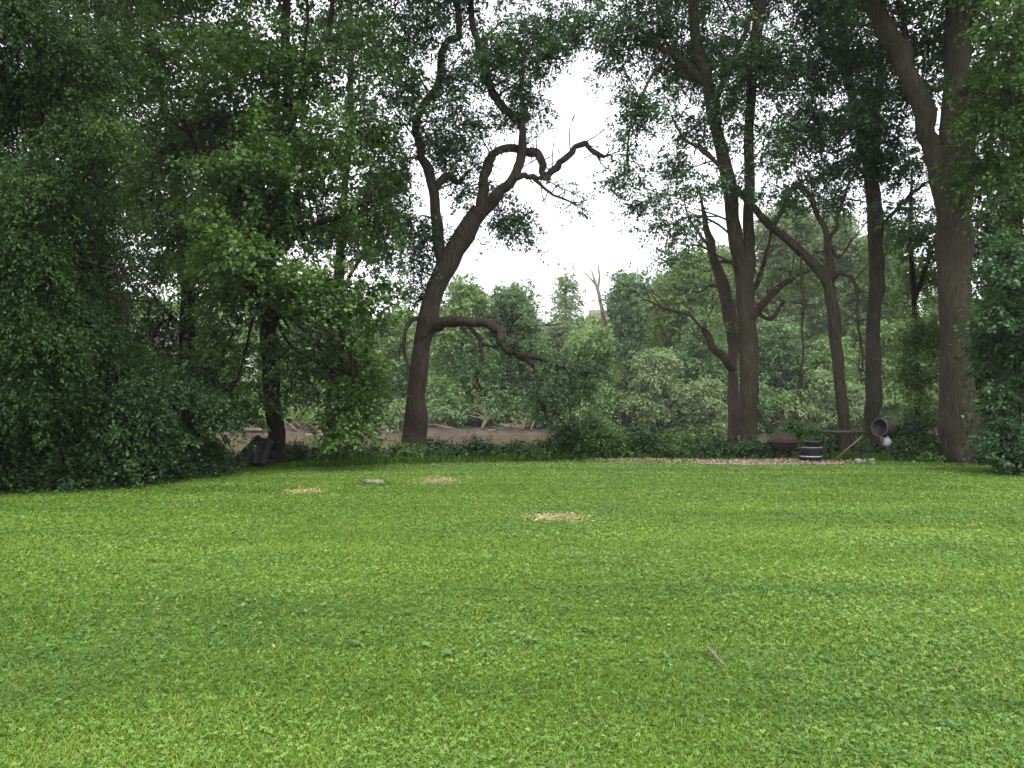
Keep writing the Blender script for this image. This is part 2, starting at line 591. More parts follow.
def build_ground():
    m, t, b = newmat('forest_floor')
    n = noise(t, 1.3, 8, .7)
    t.links.new(ramp(t, [(.3, (.035, .026, .018)), (.5, (.06, .05, .028)), (.7, (.045, .065, .02))], n), b.inputs['Base Color'])
    b.inputs['Roughness'].default_value = .95
    bump(t, b, noise(t, 12, 6, .7), .8, .05)
    xs = np.concatenate([[-900, -400, -200], np.linspace(-120, 120, 161), [200, 400, 900]])
    ys = np.concatenate([[-300, -100, -40], np.linspace(-20, 20, 21)[:-1], np.linspace(20, 90, 141), [95, 105, 120, 140, 180, 260, 400, 600, 900, 1200]])
    o = sheet('ground', xs, ys, ground, m)
    # lawn: a sheet 6 mm above the soil, cut along the wood's edge
    m, t, b = newmat('lawn')
    n1 = noise(t, .35, 5, .6, (1, 1.6, 1))
    n2 = noise(t, 38, 6, .75)
    c1 = ramp(t, [(.3, (.065, .11, .016)), (.5, (.10, .16, .022)), (.72, (.135, .20, .03))], n1)
    c2 = ramp(t, [(.32, (.45, .5, .4)), (.5, (.95, 1, .9)), (.68, (1.4, 1.35, 1.3))], n2)
    mm = t.nodes.new('ShaderNodeMixRGB'); mm.blend_type = 'MULTIPLY'; mm.inputs[0].default_value = 1
    t.links.new(c1, mm.inputs[1]); t.links.new(c2, mm.inputs[2])
    t.links.new(mm.outputs[0], b.inputs['Base Color'])
    b.inputs['Roughness'].default_value = .9
    b.inputs['Specular IOR Level'].default_value = .15
    bump(t, b, n2, .7, .03)
    xs = np.arange(-58, 58.1, .5)
    ye = y_edge(xs)
    ks = np.concatenate([np.linspace(0, .9, 20), np.linspace(.91, 1, 8)])
    V, nx, ny = [], len(xs), len(ks)
    for k in ks:
        V.append(np.stack([xs, -14 + (ye + 14) * k, np.full(nx, .006)], 1))
    V = np.concatenate(V)
    V[:, 1] = np.minimum(V[:, 1], 22.6)
    i = np.arange(nx * ny).reshape(ny, nx)
    q = np.stack([i[:-1, :-1], i[:-1, 1:], i[1:, 1:], i[1:, :-1]], -1).reshape(-1, 4)
    tag(mesh_obj('lawn', V, q.ravel(), np.full(len(q), 4), m), kind='structure')
    # river
    m, t, b = newmat('muddy_water')
    n = noise(t, .25, 4, .5)
    t.links.new(ramp(t, [(.35, (.095, .068, .040)), (.65, (.125, .092, .057))], n), b.inputs['Base Color'])
    b.inputs['Roughness'].default_value = .10
    b.inputs['IOR'].default_value = 1.33
    bump(t, b, noise(t, 1.6, 4, .6, (1, 2.2, 1)), .25, .05)
    V = [(-300, 24.5, -1.3), (300, 24.5, -1.3), (300, 73, -1.3), (-300, 73, -1.3)]
    tag(mesh_obj('river_water', V, [0, 1, 2, 3], [4], m), kind='structure')


PATCHES = [(558, 518, 40, 4.2), (440, 481, 26, 3.2), (305, 492, 22, 2.2)]     # dry, straw-coloured bare spots: px, py, half width, half height


def patch_world():
    res = []
    for px, py, hw, hh in PATCHES:
        D = CAMZ / ((py - 400) / F)
        D2 = CAMZ / ((py - hh - 400) / F)
        res.append(((px - CX) / F * D, D, hw * D / F, abs(D2 - D)))
    return res


PW = patch_world()
GRAVEL = [(3.4, 21.1, 1.7, .3), (6.6, 20.55, 2.2, .9)]


def in_patch(x, y, soft=1.0):
    v = np.zeros(len(x))
    for cx, cy, a, b in PW:
        r = ((x - cx) / a) ** 2 + ((y - cy) / b) ** 2 + .9 * (vnoise(x, y, 5, 4) - .5)
        v = np.maximum(v, np.clip((1.15 - r) / .5, 0, 1))
    return v


def in_gravel(x, y):
    v = np.zeros(len(x))
    for cx, cy, a, b in GRAVEL:
        r = ((x - cx) / a) ** 2 + ((y - cy) / b) ** 2 + .7 * (vnoise(x, y, 2.5, 6) - .5)
        v = np.maximum(v, (r < 1).astype(float))
    return v


def band(x, y):
    yy = y + .012 * x + .15 * vnoise(x, y, .3, 26)
    return .6 * vnoise(x * .05, yy, 1.9, 25) + .4 * vnoise(x * .12, yy, 5.0, 27)


def build_grass():
    # blades: one bent quad each, clover: three leaflets each
    m = leafmat('grass_blades', [(.042, .092, .012), (.106, .198, .022), (.215, .335, .045), (.36, .32, .13)], .25, .65, .15)
    mc = leafmat('clover_leaves', [(.042, .105, .020), (.105, .215, .038), (.24, .37, .09)], .2, .55, .3)

    def scatter(n0, p, dmin, dmax, half=.76):
        # density n0*(4/d)^p per square metre over the wedge in front of the camera
        edges = np.linspace(dmin, dmax, 60)
        X, Y = [], []
        for a, b in zip(edges[:-1], edges[1:]):
            d = (a + b) / 2
            wd = half * d + 3.2
            n = int(n0 * (4 / d) ** p * (b - a) * 2 * wd)
            X.append(rng.uniform(-wd, wd, n)); Y.append(rng.uniform(a, b, n))
        x, y = np.concatenate(X), np.concatenate(Y)
        k = y < y_edge(x) + .1
        return x[k], y[k]
    x, y = scatter(7200, 1.55, 2.3, 22.5)
    pt = in_patch(x, y)
    clov = vnoise(x, y, .9, 11) * .6 + vnoise(x, y, 2.7, 12) * .4
    k = (rng.uniform(0, 1, len(x)) < np.where(clov > .56, .75, 1.0)) & (in_gravel(x, y) < .5)
    k &= rng.uniform(0, 1, len(x)) > pt * .45
    x, y, pt, clov = x[k], y[k], pt[k], clov[k]
    N = len(x)
    d = np.hypot(x, y)
    sc = (np.maximum(d, 3) / 4) ** .62
    h = rng.uniform(.012, .036, N) * (1 + .15 * (sc - 1)) * (1 - .5 * pt)
    wd = rng.uniform(.0035, .006, N) * sc
    a = rng.uniform(0, 2 * math.pi, N)
    lean = rng.uniform(.3, 2.2, N)
    dirx, diry = np.cos(a), np.sin(a)
    sx, sy = -diry, dirx
    V = np.empty((N, 4, 3), np.float32)
    z0 = .004
    V[:, 0] = np.stack([x - sx * wd / 2, y - sy * wd / 2, np.full(N, z0)], 1)
    V[:, 1] = np.stack([x + sx * wd / 2, y + sy * wd / 2, np.full(N, z0)], 1)
    ex, ey = x + dirx * h * lean, y + diry * h * lean
    V[:, 2] = np.stack([ex + sx * wd * .25, ey + sy * wd * .25, h], 1)
    V[:, 3] = np.stack([ex - sx * wd * .25, ey - sy * wd * .25, h], 1)
    big = band(x, y) * 1.1 - .17 + vnoise(x, y, .35, 22) * .45 + vnoise(x, y, 3.5, 23) * .25 - .22
    tint = np.clip(.36 + .38 * (big - .5) + rng.normal(0, .18, N), 0, .7)
    tint = np.where(rng.uniform(0, 1, N) < .02 + .10 * np.clip(vnoise(x, y, 1.7, 28) * 3 - 1.9, 0, 1) + .6 * pt, rng.uniform(.85, 1, N), tint)
    o = quads_obj('grass', V.reshape(-1, 3), tint, m)
    tag(o, 'short mown green grass covering the wide lawn', 'grass', kind='stuff')
    # clover
    x, y = scatter(3300, 1.35, 2.3, 22.0)
    clov = vnoise(x, y, .9, 11) * .6 + vnoise(x, y, 2.7, 12) * .4
    k = rng.uniform(0, 1, len(x)) < np.clip((clov - .25) * 1.6, .3, .7)
    k &= (in_patch(x, y) < .2) & (in_gravel(x, y) < .5)
    x, y = x[k], y[k]
    N = len(x)
    d = np.hypot(x, y)
    s = rng.uniform(.005, .0125, N) * (np.maximum(d, 4) / 4) ** .5
    z = rng.uniform(.014, .042, N)
    nrm = norm(np.stack([rng.normal(0, .3, N), rng.normal(0, .3, N) - .12, np.ones(N)], 1))
    a0 = rng.uniform(0, 6.28, N)
    Vs, Ts = [], []
    tb = np.clip(.42 + .75 * (band(x, y) - .5) + .3 * (vnoise(x, y, .8, 24) - .5) + rng.normal(0, .24, N), 0, 1)
    c = np.stack([x, y, z], 1)
    for j in range(3):
        a = a0 + j * 2.094
        ax = np.stack([np.cos(a), np.sin(a), rng.normal(0, .15, N)], 1)
        ax = norm(ax - nrm * np.sum(ax * nrm, 1)[:, None])
        b = np.cross(nrm, ax)
        V = np.empty((N, 4, 3), np.float32)
        V[:, 0] = c
        V[:, 1] = c + ax * (s * .75)[:, None] + b * (s * .55)[:, None]
        V[:, 2] = c + ax * (s * 1.1)[:, None]
        V[:, 3] = c + ax * (s * .75)[:, None] - b * (s * .55)[:, None]
        Vs.append(V.reshape(-1, 3)); Ts.append(np.clip(tb + rng.normal(0, .06, N), 0, 1))
    o = quads_obj('clover', np.concatenate(Vs), np.concatenate(Ts), mc)
    tag(o, 'low clover and broad leaved weeds growing among the lawn grass', 'clover', kind='stuff')
    # ragged fringe of taller grass and weeds along the wood's edge
    x = rng.uniform(-13, 17, 26000)
    y = y_edge(x) + rng.normal(.15, .28, len(x))
    k = in_gravel(x, y) < .5
    x, y = x[k], y[k]
    N = len(x)
    z = ground(x, y)
    h = rng.uniform(.05, .2, N) * (.5 + vnoise(x, y, 1.1, 41))
    wd = rng.uniform(.01, .02, N)
    a = rng.uniform(0, 6.28, N)
    l = rng.uniform(.1, .7, N)
    V = np.empty((N, 4, 3), np.float32)
    sx, sy = -np.sin(a), np.cos(a)
    V[:, 0] = np.stack([x - sx * wd / 2, y - sy * wd / 2, z], 1)
    V[:, 1] = np.stack([x + sx * wd / 2, y + sy * wd / 2, z], 1)
    V[:, 2] = np.stack([x + np.cos(a) * h * l + sx * wd * .2, y + np.sin(a) * h * l + sy * wd * .2, z + h], 1)
    V[:, 3] = np.stack([x + np.cos(a) * h * l - sx * wd * .2, y + np.sin(a) * h * l - sy * wd * .2, z + h], 1)
    o = quads_obj('tall_grass', V.reshape(-1, 3), np.clip(rng.normal(.12, .12, N), 0, .5), m)
    tag(o, 'taller uncut grass fringing the far edge of the lawn', 'grass', kind='stuff')


def build_patches():
    dirt = simple('dry_soil', (.15, .13, .06), (.26, .22, .11), 14, .95, .6, .02)
    straw = leafmat('dry_straw', [(.24, .21, .09), (.38, .33, .15), (.58, .52, .30)], .1, .7)
    labels = ['largest dry straw patch in the middle of the lawn', 'dry straw patch right of the flat stone', 'faint dry straw patch left of the flat stone']
    for (cx, cy, a, b), lb in zip(PW, labels):
        ang = np.linspace(0, 2 * math.pi, 40, endpoint=False)
        rr = .8 + .35 * (vnoise(np.cos(ang) * 3, np.sin(ang) * 3, 1, 9) - .5)
        V = np.stack([cx + .6 * a * rr * np.cos(ang), cy + .6 * b * rr * np.sin(ang), np.full(40, .012)], 1)
        tag(mesh_obj('dry_soil_patch', V, list(range(40)), [40], dirt), kind='structure')
        n = int(1700 * a)
        q = rng.normal(0, .48, (n, 2))
        x, y = cx + q[:, 0] * a, cy + q[:, 1] * b
        k = rng.uniform(0, 1, n) < .35 + vnoise(x, y, 9, 14)
        x, y = x[k], y[k]; n = len(x)
        C = np.stack([x, y, rng.uniform(.015, .045, n)], 1)
        dd = norm(np.stack([rng.normal(0, 1, n), rng.normal(0, 1, n), rng.normal(0, .25, n)], 1))
        V, T = leaf_cloud(C, dd, 1, .03, .06, .012, 0, .6, rng.uniform(.2, .9, n))
        tag(quads_obj('dry_grass', V, T, straw), lb, 'dry grass', kind='stuff')
    # gravel and dead leaves by the fire pit
    grav = simple('gravel', (.22, .17, .13), (.38, .31, .24), 30, .95, .8, .02)
    leafl = leafmat('dead_leaves', [(.13, .09, .06), (.28, .21, .15), (.44, .37, .28)], .1, .8)
    Vt, Tt = [], []
    for i, (cx, cy, a, b) in enumerate(GRAVEL):
        ang = np.linspace(0, 2 * math.pi, 60, endpoint=False)
        rr = .97 + .4 * (vnoise(np.cos(ang) * 3, np.sin(ang) * 3, 1, 19 + i) - .5)
        V = np.stack([cx + a * rr * np.cos(ang), cy + b * rr * np.sin(ang), np.full(60, .02 + .004 * i)], 1)
        tag(mesh_obj('gravel_patch', V, list(range(60)), [60], grav), kind='structure')
        n = int(1100 * a)
        q = rng.normal(0, .5, (n, 2))
        C = np.stack([cx + q[:, 0] * a, cy + q[:, 1] * b, rng.uniform(.03, .06, n)], 1)
        dd = norm(np.stack([rng.normal(0, 1, n), rng.normal(0, 1, n), rng.normal(0, .3, n)], 1))
        V, T = leaf_cloud(C, dd, 1, .02, .06, .045, 0, .6, rng.uniform(0, 1, n))
        Vt.append(V); Tt.append(T)
    tag(quads_obj('leaf_litter', np.concatenate(Vt), np.concatenate(Tt), leafl), 'brown dead leaves scattered over the gravel near the fire pit', 'leaf litter', kind='stuff')


def lawn_bits():
    # broad plantain rosettes and a few fallen leaves in the turf
    mw = leafmat('plantain_leaves', [(.05, .11, .025), (.10, .19, .04), (.17, .27, .08)], .15, .5, .4)
    n = 520
    y = 2.6 + 12 * rng.uniform(0, 1, n) ** 1.4
    x = rng.uniform(-.75, .75, n) * (y + .6)
    k = (vnoise(x, y, .55, 33) > .5) & (y < y_edge(x) - .3)
    x, y = x[k], y[k]
    m_ = len(x)
    per = 6
    idx = np.repeat(np.arange(m_), per)
    a = rng.uniform(0, 6.28, len(idx))
    C = np.stack([x[idx], y[idx], np.full(len(idx), .022)], 1)
    d = np.stack([np.cos(a), np.sin(a), rng.uniform(.1, .7, len(idx))], 1)
    d = norm(d)
    L = rng.uniform(.03, .065, len(idx)); W = L * rng.uniform(.4, .6, len(idx))
    b = norm(np.cross(d, np.array((0, 0, 1.))))
    V = np.empty((len(idx), 4, 3), np.float32)
    V[:, 0] = C
    mid = C + d * (L * .5)[:, None] + np.array((0, 0, .006))
    V[:, 1] = mid + b * (W * .5)[:, None]
    V[:, 2] = C + d * L[:, None] - np.array((0, 0, .004))
    V[:, 3] = mid - b * (W * .5)[:, None]
    tag(quads_obj('broadleaf_weeds', V.reshape(-1, 3), np.clip(rng.normal(.5, .2, m_)[idx] + rng.normal(0, .1, len(idx)), 0, 1), mw),
        'flat rosettes of broad leaved weeds scattered in the lawn', 'weeds', kind='stuff')
    ml = leafmat('fallen_leaves', [(.16, .11, .05), (.30, .22, .10), (.42, .38, .20)], .1, .7, .2)
    n = 900
    y = 2.8 + 17 * rng.uniform(0, 1, n) ** 1.2
    x = rng.uniform(-.75, .75, n) * (y + .6)
    k = (y < y_edge(x) - .2) & (rng.uniform(0, 1, n) < vnoise(x, y, .7, 34))
    x, y = x[k], y[k]
    n = len(x)
    C = np.stack([x, y, rng.uniform(.02, .035, n)], 1)
    dd = norm(np.stack([rng.normal(0, 1, n), rng.normal(0, 1, n), rng.normal(0, .2, n)], 1))
    V, T = leaf_cloud(C, dd, 1, .01, .03, .018, 0, .4, rng.uniform(0, 1, n))
    tag(quads_obj('fallen_leaves', V, T, ml), 'small dry fallen leaves dotted over the lawn', 'leaves', kind='stuff')


build_ground()
build_grass()
lawn_bits()
build_patches()

# ------------------------------------------------------------------ the near trees
# the leaning tree with the looped branch
D = 22.0
tree('leaning_tree', 'leaning brown tree whose upper branch bends into a loop against the sky', D,
     [(412, 448, 23), (417, 395, 20), (423, 345, 20), (433, 300, 20.5), (447, 263, 21), (466, 232, 20), (480, 210, 17)],
     [
      [(481, 214, 13), (484, 195, 11.5), (485, 175, 10.5), (489, 158, 9.5), (501, 151, 8.5), (520, 150, 8.5), (534, 153, 8), (542, 164, 7.5), (544, 177, 7),
       (552, 172, 7), (562, 162, 6.5), (573, 149, 6), (584, 143, 5.5), (592, 149, 5), (599, 157, 4), (608, 154, 2)],
      [(476, 215, 15), (490, 203, 13, 21.9), (504, 187, 11, 21.75), (516, 172, 9, 21.7), (521, 152, 9, 21.7), (524, 130, 8.5, 21.7), (510, 114, 8, 21.8), (495, 98, 8), (486, 76, 7.5), (478, 46, 6.5), (470, 15, 5.5), (474, -40, 4)],
      [(444, 272, 13), (440, 250, 12), (436, 220, 11), (433, 190, 10), (424, 163, 9), (416, 134, 8), (421, 110, 8), (437, 86, 8), (442, 55, 7.5), (450, 39, 7.5), (460, 34, 7), (458, 12, 6), (454, -12, 6), (448, -80, 4)],
      [(434, 190, 8), (446, 178, 8), (458, 182, 5), (470, 170, 3)],
      [(510, 180, 7, 21.7), (522, 176, 6, 21.6), (534, 179, 5, 21.6), (543, 178, 4, 21.8)],
      [(534, 179, 4, 21.6), (548, 191, 3, 21.5), (562, 198, 2.5, 21.4), (578, 205, 1.5, 21.4)],
      [(428, 330, 14), (438, 323, 11.5, 21.8), (455, 321, 10.5, 21.5), (475, 322, 10.5, 21.2), (492, 325, 10, 21), (501, 338, 9, 20.9), (510, 350, 8, 20.8), (524, 356, 8, 20.7), (545, 361, 5, 20.6), (568, 370, 3, 20.4), (594, 373, 2, 20.3)],
      [(522, 355, 6, 20.7), (534, 366, 5, 20.6), (539, 382, 4, 20.5), (537, 398, 3, 20.5), (548, 418, 2, 20.4)],
      [(466, 323, 4, 21.3), (480, 340, 4, 21.2), (481, 362, 3.5, 21.1), (477, 378, 3, 21.1), (486, 396, 2, 21)],
      [(482, 344, 3, 21.2), (498, 347, 3, 21.1), (506, 338, 2, 21)],
      [(568, 370, 3, 20.4), (572, 390, 2.5, 20.3), (570, 410, 2, 20.3)],
      [(426, 318, 6), (410, 322, 5, 21.8), (404, 345, 4, 21.7), (408, 365, 3, 21.6)],
     ],
     [(398, 95, 30, 45, .45), (420, 30, 42, 36, .45), (400, 170, 26, 30, .8), (402, 225, 22, 30, .7), (455, 150, 28, 32, .6), (395, 60, 24, 40, .6), (436, 120, 22, 30, .5), (480, 60, 30, 40, .5), (510, 110, 26, 26, .4), (425, 235, 22, 26, .6),
      (500, 55, 44, 34, .55), (530, 22, 44, 26, .6), (458, 90, 26, 34, .6), (470, 128, 26, 24, .55), (530, 92, 28, 28, .6), (545, 60, 26, 20, .6), (515, 120, 10, 8, .4),
      (510, 214, 24, 22, 1.0), (470, 186, 22, 18, .6), (500, 190, 16, 16, .5), (455, 235, 14, 12, .25), (412, 262, 24, 22, .5), (566, 185, 18, 20, .12), (575, 205, 14, 12, .16),
      (420, 295, 18, 16, .4), (560, 45, 30, 25, .35),
      (450, -45, 110, 45, .8), (540, -60, 70, 50, .8), (400, -110, 100, 50, .8), (500, -150, 120, 50, .8),
      (505, 385, 34, 24, .3, 21), (545, 398, 34, 26, .35, 20.5), (585, 388, 28, 34, .42, 20.5), (470, 360, 24, 18, .35, 21), (560, 365, 30, 14, .4, 20.5), (520, 345, 30, 16, .3, 20.8), (600, 355, 20, 24, .35, 20.5)],
     M['leaf_cool'], M['bark'], deep=3.0, L=.095, W=.06, spread=.5, per=26)

# the maple with the dark trunk on the left
D = 19.3
tree('dark_trunk_maple', 'broad leafy maple with a dark straight trunk beside the black tarp', D,
     [(279, 468, 17), (276, 420, 18), (271, 370, 17), (268, 310, 16), (268, 260, 16), (280, 200, 15), (286, 140, 13), (290, 100, 11), (285, 40, 9), (290, -40, 7), (295, -160, 4)],
     [[(286, 130, 8), (298, 108, 8), (305, 78, 7), (318, 52, 6), (330, 20, 5), (336, -30, 4)],
      [(300, 95, 4), (304, 60, 3.5), (308, 20, 3), (306, -20, 2)],
      [(263, 300, 9), (245, 250, 8), (222, 195, 7), (204, 165, 6), (180, 120, 4), (160, 80, 3)],
      [(268, 262, 8), (300, 235, 7, 18.5), (340, 215, 5, 18), (370, 200, 3, 18)],
      [(264, 320, 7), (300, 312, 6, 18.5), (335, 325, 5, 18.2), (352, 360, 4, 18), (352, 410, 2.5, 18)],
      [(275, 215, 7), (240, 190, 6, 17.5), (200, 150, 4, 16.5)]],
     [(290, 60, 74, 46, .85), (225, 120, 74, 50, 1.25), (315, 150, 68, 46, 1.0), (270, 205, 74, 46, 1.5), (190, 215, 62, 44, 1.1), (355, 215, 46, 40, 1.0),
      (245, 285, 64, 34, 1.3), (320, 280, 58, 32, 1.3), (345, 350, 42, 36, 1.5), (360, 395, 28, 24, 1.3), (345, 425, 15, 24, 1.2), (305, 350, 30, 24, 1.0),
      (165, 60, 56, 44, .75), (372, 50, 30, 44, .55), (290, 395, 26, 18, .5), (225, 350, 34, 24, .9), (375, 290, 32, 24, .9), (245, 50, 36, 34, .7), (372, 140, 26, 40, .7), (225, 400, 34, 26, 1.1),
      (230, 240, 44, 32, 1.2, 16.5), (250, 160, 50, 34, 1.1, 16.8), (170, 150, 50, 34, .9),
      (250, -50, 140, 50, 1.0), (120, -60, 100, 50, 1.0), (360, -70, 80, 50, .9), (300, -150, 150, 60, .9), (150, -170, 130, 60, .9)],
     M['leaf_maple'], M['bark_dark'], deep=3.8, L=.115, W=.085, spread=.6, per=30, flat=.5)

tree('narrow_tree', 'narrow dark tree standing behind the maple with sky gaps around its stem', 25.0,
     [(188, 430, 16), (187, 370, 15), (187, 320, 14), (186, 280, 13), (180, 200, 11), (168, 120, 9), (150, 40, 7), (150, -80, 4)],
     [[(187, 330, 5), (165, 310, 4), (150, 290, 3), (138, 285, 2)], [(186, 290, 5), (205, 268, 4), (222, 258, 3)]],
     [(150, 190, 56, 44, .8), (190, 150, 40, 40, .8), (160, 265, 50, 24, .8), (215, 285, 30, 22, .7), (160, 318, 40, 14, .75), (165, 350, 44, 16, 1.2), (205, 335, 22, 16, .8), (110, 80, 50, 50, .7), (200, 30, 60, 40, .6), (120, 300, 40, 16, .5),
      (160, 380, 50, 20, .9), (220, 320, 24, 20, .6), (140, -50, 90, 60, .8)],
     M['leaf_dark'], M['bark_dark'], deep=3, L=.12, W=.09, spread=.65)

tree('bare_sapling', 'thin bare sapling with forked twigs in the gap above the left shrubs', 22.0,
     [(153, 425, 4), (152, 370, 3.5), (153, 340, 3), (158, 325, 2.5), (172, 318, 1.5)],
     [[(153, 345, 2.5), (148, 325, 2), (150, 305, 1.5)], [(153, 338, 2.5), (162, 322, 2), (166, 304, 1.5)], [(152, 360, 2), (140, 345, 1.6), (131, 330, 1)]],
     [], M['leaf_dark'], M['bark_dark'], flare=1)

tree('drooping_cedar', 'tall dense dark tree with drooping boughs at the left edge', 14.6,
     [(28, 470, 22), (30, 380, 20), (34, 280, 18), (38, 160, 15), (40, 40, 12), (42, -100, 9), (44, -250, 5)],
     [[(34, 280, 7), (70, 262, 6, 14), (108, 268, 4, 13.6), (128, 285, 2, 13.5)], [(36, 200, 7), (76, 178, 5, 14), (112, 190, 3, 13.7)]],
     [(30, 95, 72, 56, 1.5), (62, 195, 62, 50, 1.4), (20, 270, 80, 50, 1.7), (98, 262, 40, 40, 1.1), (10, 10, 70, 48, 1.3), (86, 60, 46, 44, .9), (25, 350, 80, 38, 1.7),
      (110, 330, 40, 24, .9), (60, 300, 60, 44, 1.5), (-50, 150, 60, 80, 1.4), (-60, 300, 60, 80, 1.4), (100, 140, 36, 40, .9), (0, 190, 50, 50, 1.5), (34, 250, 36, 40, 1.5, 13.3), (36, 320, 36, 40, 1.5, 13.4), (30, 170, 34, 36, 1.3, 13.2), (40, 385, 40, 26, 1.4, 13.6),
      (20, -70, 100, 50, 1.3), (-40, -40, 80, 60, 1.2), (40, -160, 90, 60, 1.2), (60, -260, 70, 60, 1.0), (-60, 420, 60, 50, 1.2)],
     M['leaf_dark'], M['bark_dark'], deep=2.4, L=.085, W=.038, spread=.5, per=34, droop=.75, flat=.8)

tree('woodland_edge_tree', 'broad dark tree beyond the left side of the photo at the lawn edge', 14.0,
     [(-210, 500, 24), (-208, 380, 22), (-205, 240, 18), (-200, 80, 13), (-200, -120, 7)], [],
     [(-200, 380, 90, 70, 1.2), (-170, 250, 90, 70, 1.2), (-240, 150, 90, 80, 1.1), (-180, 40, 90, 70, 1.0), (-200, -80, 100, 70, .9), (-260, 420, 80, 60, 1.3), (-150, 450, 60, 40, 1.3)],
     M['leaf_dark'], M['bark_dark'], deep=2.4, L=.12, W=.08)
tree('background_maple', 'dark leafy tree filling the gap between cedar and maple high on the left', 26.0,
     [(95, 430, 14), (96, 330, 13), (100, 220, 11), (104, 100, 8), (100, -40, 5)],
     [],
     [(90, 200, 50, 50, .9), (70, 110, 50, 50, .9), (120, 150, 50, 40, .7), (90, 290, 44, 30, .9), (100, 20, 60, 40, .8), (120, 380, 70, 26, 1.3), (60, 350, 50, 30, 1.2), (80, -60, 100, 50, .8)],
     M['leaf_dark'], M['bark_dark'], deep=3, L=.12, W=.09, spread=.65)

tree('backdrop_maple', 'pale backlit tree between the dark maple and the leaning tree', 29.0,
     [(330, 440, 12), (332, 380, 11), (336, 300, 10), (345, 200, 8), (350, 90, 6), (350, -20, 4)],
     [[(337, 300, 5), (360, 260, 4), (385, 215, 3)]],
     [(350, 120, 40, 40, .6), (385, 180, 26, 36, .6), (345, 230, 40, 36, .6), (380, 250, 26, 22, .6), (340, 30, 50, 40, .6), (310, 330, 40, 26, .5), (370, -60, 60, 50, .6), (375, 320, 22, 16, .4)],
     M['leaf_cool'], M['bark_dark'], deep=3, L=.12, W=.08)

# right of centre: twin stems
D = 23.0
tree('twin_stem_tree', 'tall straight tree splitting into two parallel stems right of the open sky', D,
     [(750, 440, 18), (749, 390, 17.5), (747, 330, 17.5), (743, 270, 16.5), (737, 240, 16), (731, 200, 14), (722, 150, 13), (712, 105, 12), (704, 70, 11), (694, 20, 11), (690, -50, 8), (680, -150, 5)],
     [[(746, 285, 13), (748, 250, 11), (749, 200, 10.5), (749, 150, 10.5), (751, 100, 10), (752, 50, 11), (760, 0, 10), (765, -70, 7)],
      [(706, 85, 8), (686, 66, 8), (668, 52, 6), (650, 38, 5), (632, 22, 3)],
      [(712, 105, 7), (728, 72, 6), (742, 40, 5), (752, 10, 3)],
      [(668, 52, 4), (645, 90, 3, 22), (630, 130, 2.5, 21.5), (628, 170, 2, 21.5)],
      [(727, 175, 4), (705, 150, 3.5, 22.5), (685, 140, 2.5, 22.3), (672, 118, 2, 22)]],
     [(640, 110, 24, 40, .7, 21.5), (630, 165, 18, 30, .55, 21.5), (655, 195, 18, 26, .5, 21.5), (700, 55, 56, 36, 1.0), (640, 30, 50, 28, 1.0), (755, 55, 52, 36, 1.0), (700, 125, 30, 34, .45),
      (735, 105, 24, 34, .7), (680, 170, 26, 26, .5), (662, 228, 24, 16, .6, 21.5), (690, 215, 18, 20, .35), (676, 258, 16, 14, .4, 21.5), (640, 205, 14, 18, .3, 21.5), (590, 18, 34, 18, .9, 20), (612, 50, 16, 24, .4), (700, 175, 24, 20, .4),
      (768, 140, 24, 30, .5), (720, -40, 140, 44, 1.0), (620, -60, 90, 44, 1.0), (700, -120, 160, 60, 1.0), (800, -80, 80, 60, 1.0)],
     M['leaf_cool'], M['bark_grey'], deep=3.4, L=.10, W=.065, spread=.55, per=28)

tree('dead_tree', 'broken grey dead tree leaning behind the twin stem tree', 24.5,
     [(734, 440, 12), (733, 400, 11), (733, 365, 9.5), (732, 330, 13), (724, 290, 12), (712, 250, 9), (706, 225, 6), (702, 205, 3), (699, 186, 1)],
     [[(733, 370, 9), (718, 352, 8, 24), (706, 334, 7, 23.8), (703, 326, 6, 23.7)],
      [(704, 330, 3, 23.7), (690, 316, 3, 23.5), (665, 308, 2.2, 23.3), (645, 300, 1.5, 23.2)],
      [(712, 250, 4), (700, 235, 3), (688, 215, 2), (684, 195, 1.5)],
      [(716, 262, 4), (735, 262, 3.5, 24.8), (752, 258, 2), ],
      [(740, 345, 10, 24.8), (756, 312, 8), (775, 292, 7), (796, 276, 5), (815, 268, 3)],
      [(745, 300, 7, 25), (756, 285, 6, 25), (764, 262, 4.5, 25), (770, 240, 3, 25), (772, 222, 1, 25)],
      [(756, 312, 5, 25), (770, 318, 4, 25), (785, 300, 3, 25)],
      [(724, 290, 3), (712, 285, 2.5), (700, 292, 2), (690, 290, 1.5)]],
     [(735, 325, 30, 20, .12), (790, 270, 24, 16, .3)],
     M['leaf_far'], M['bark_dead'], L=.09, W=.06)

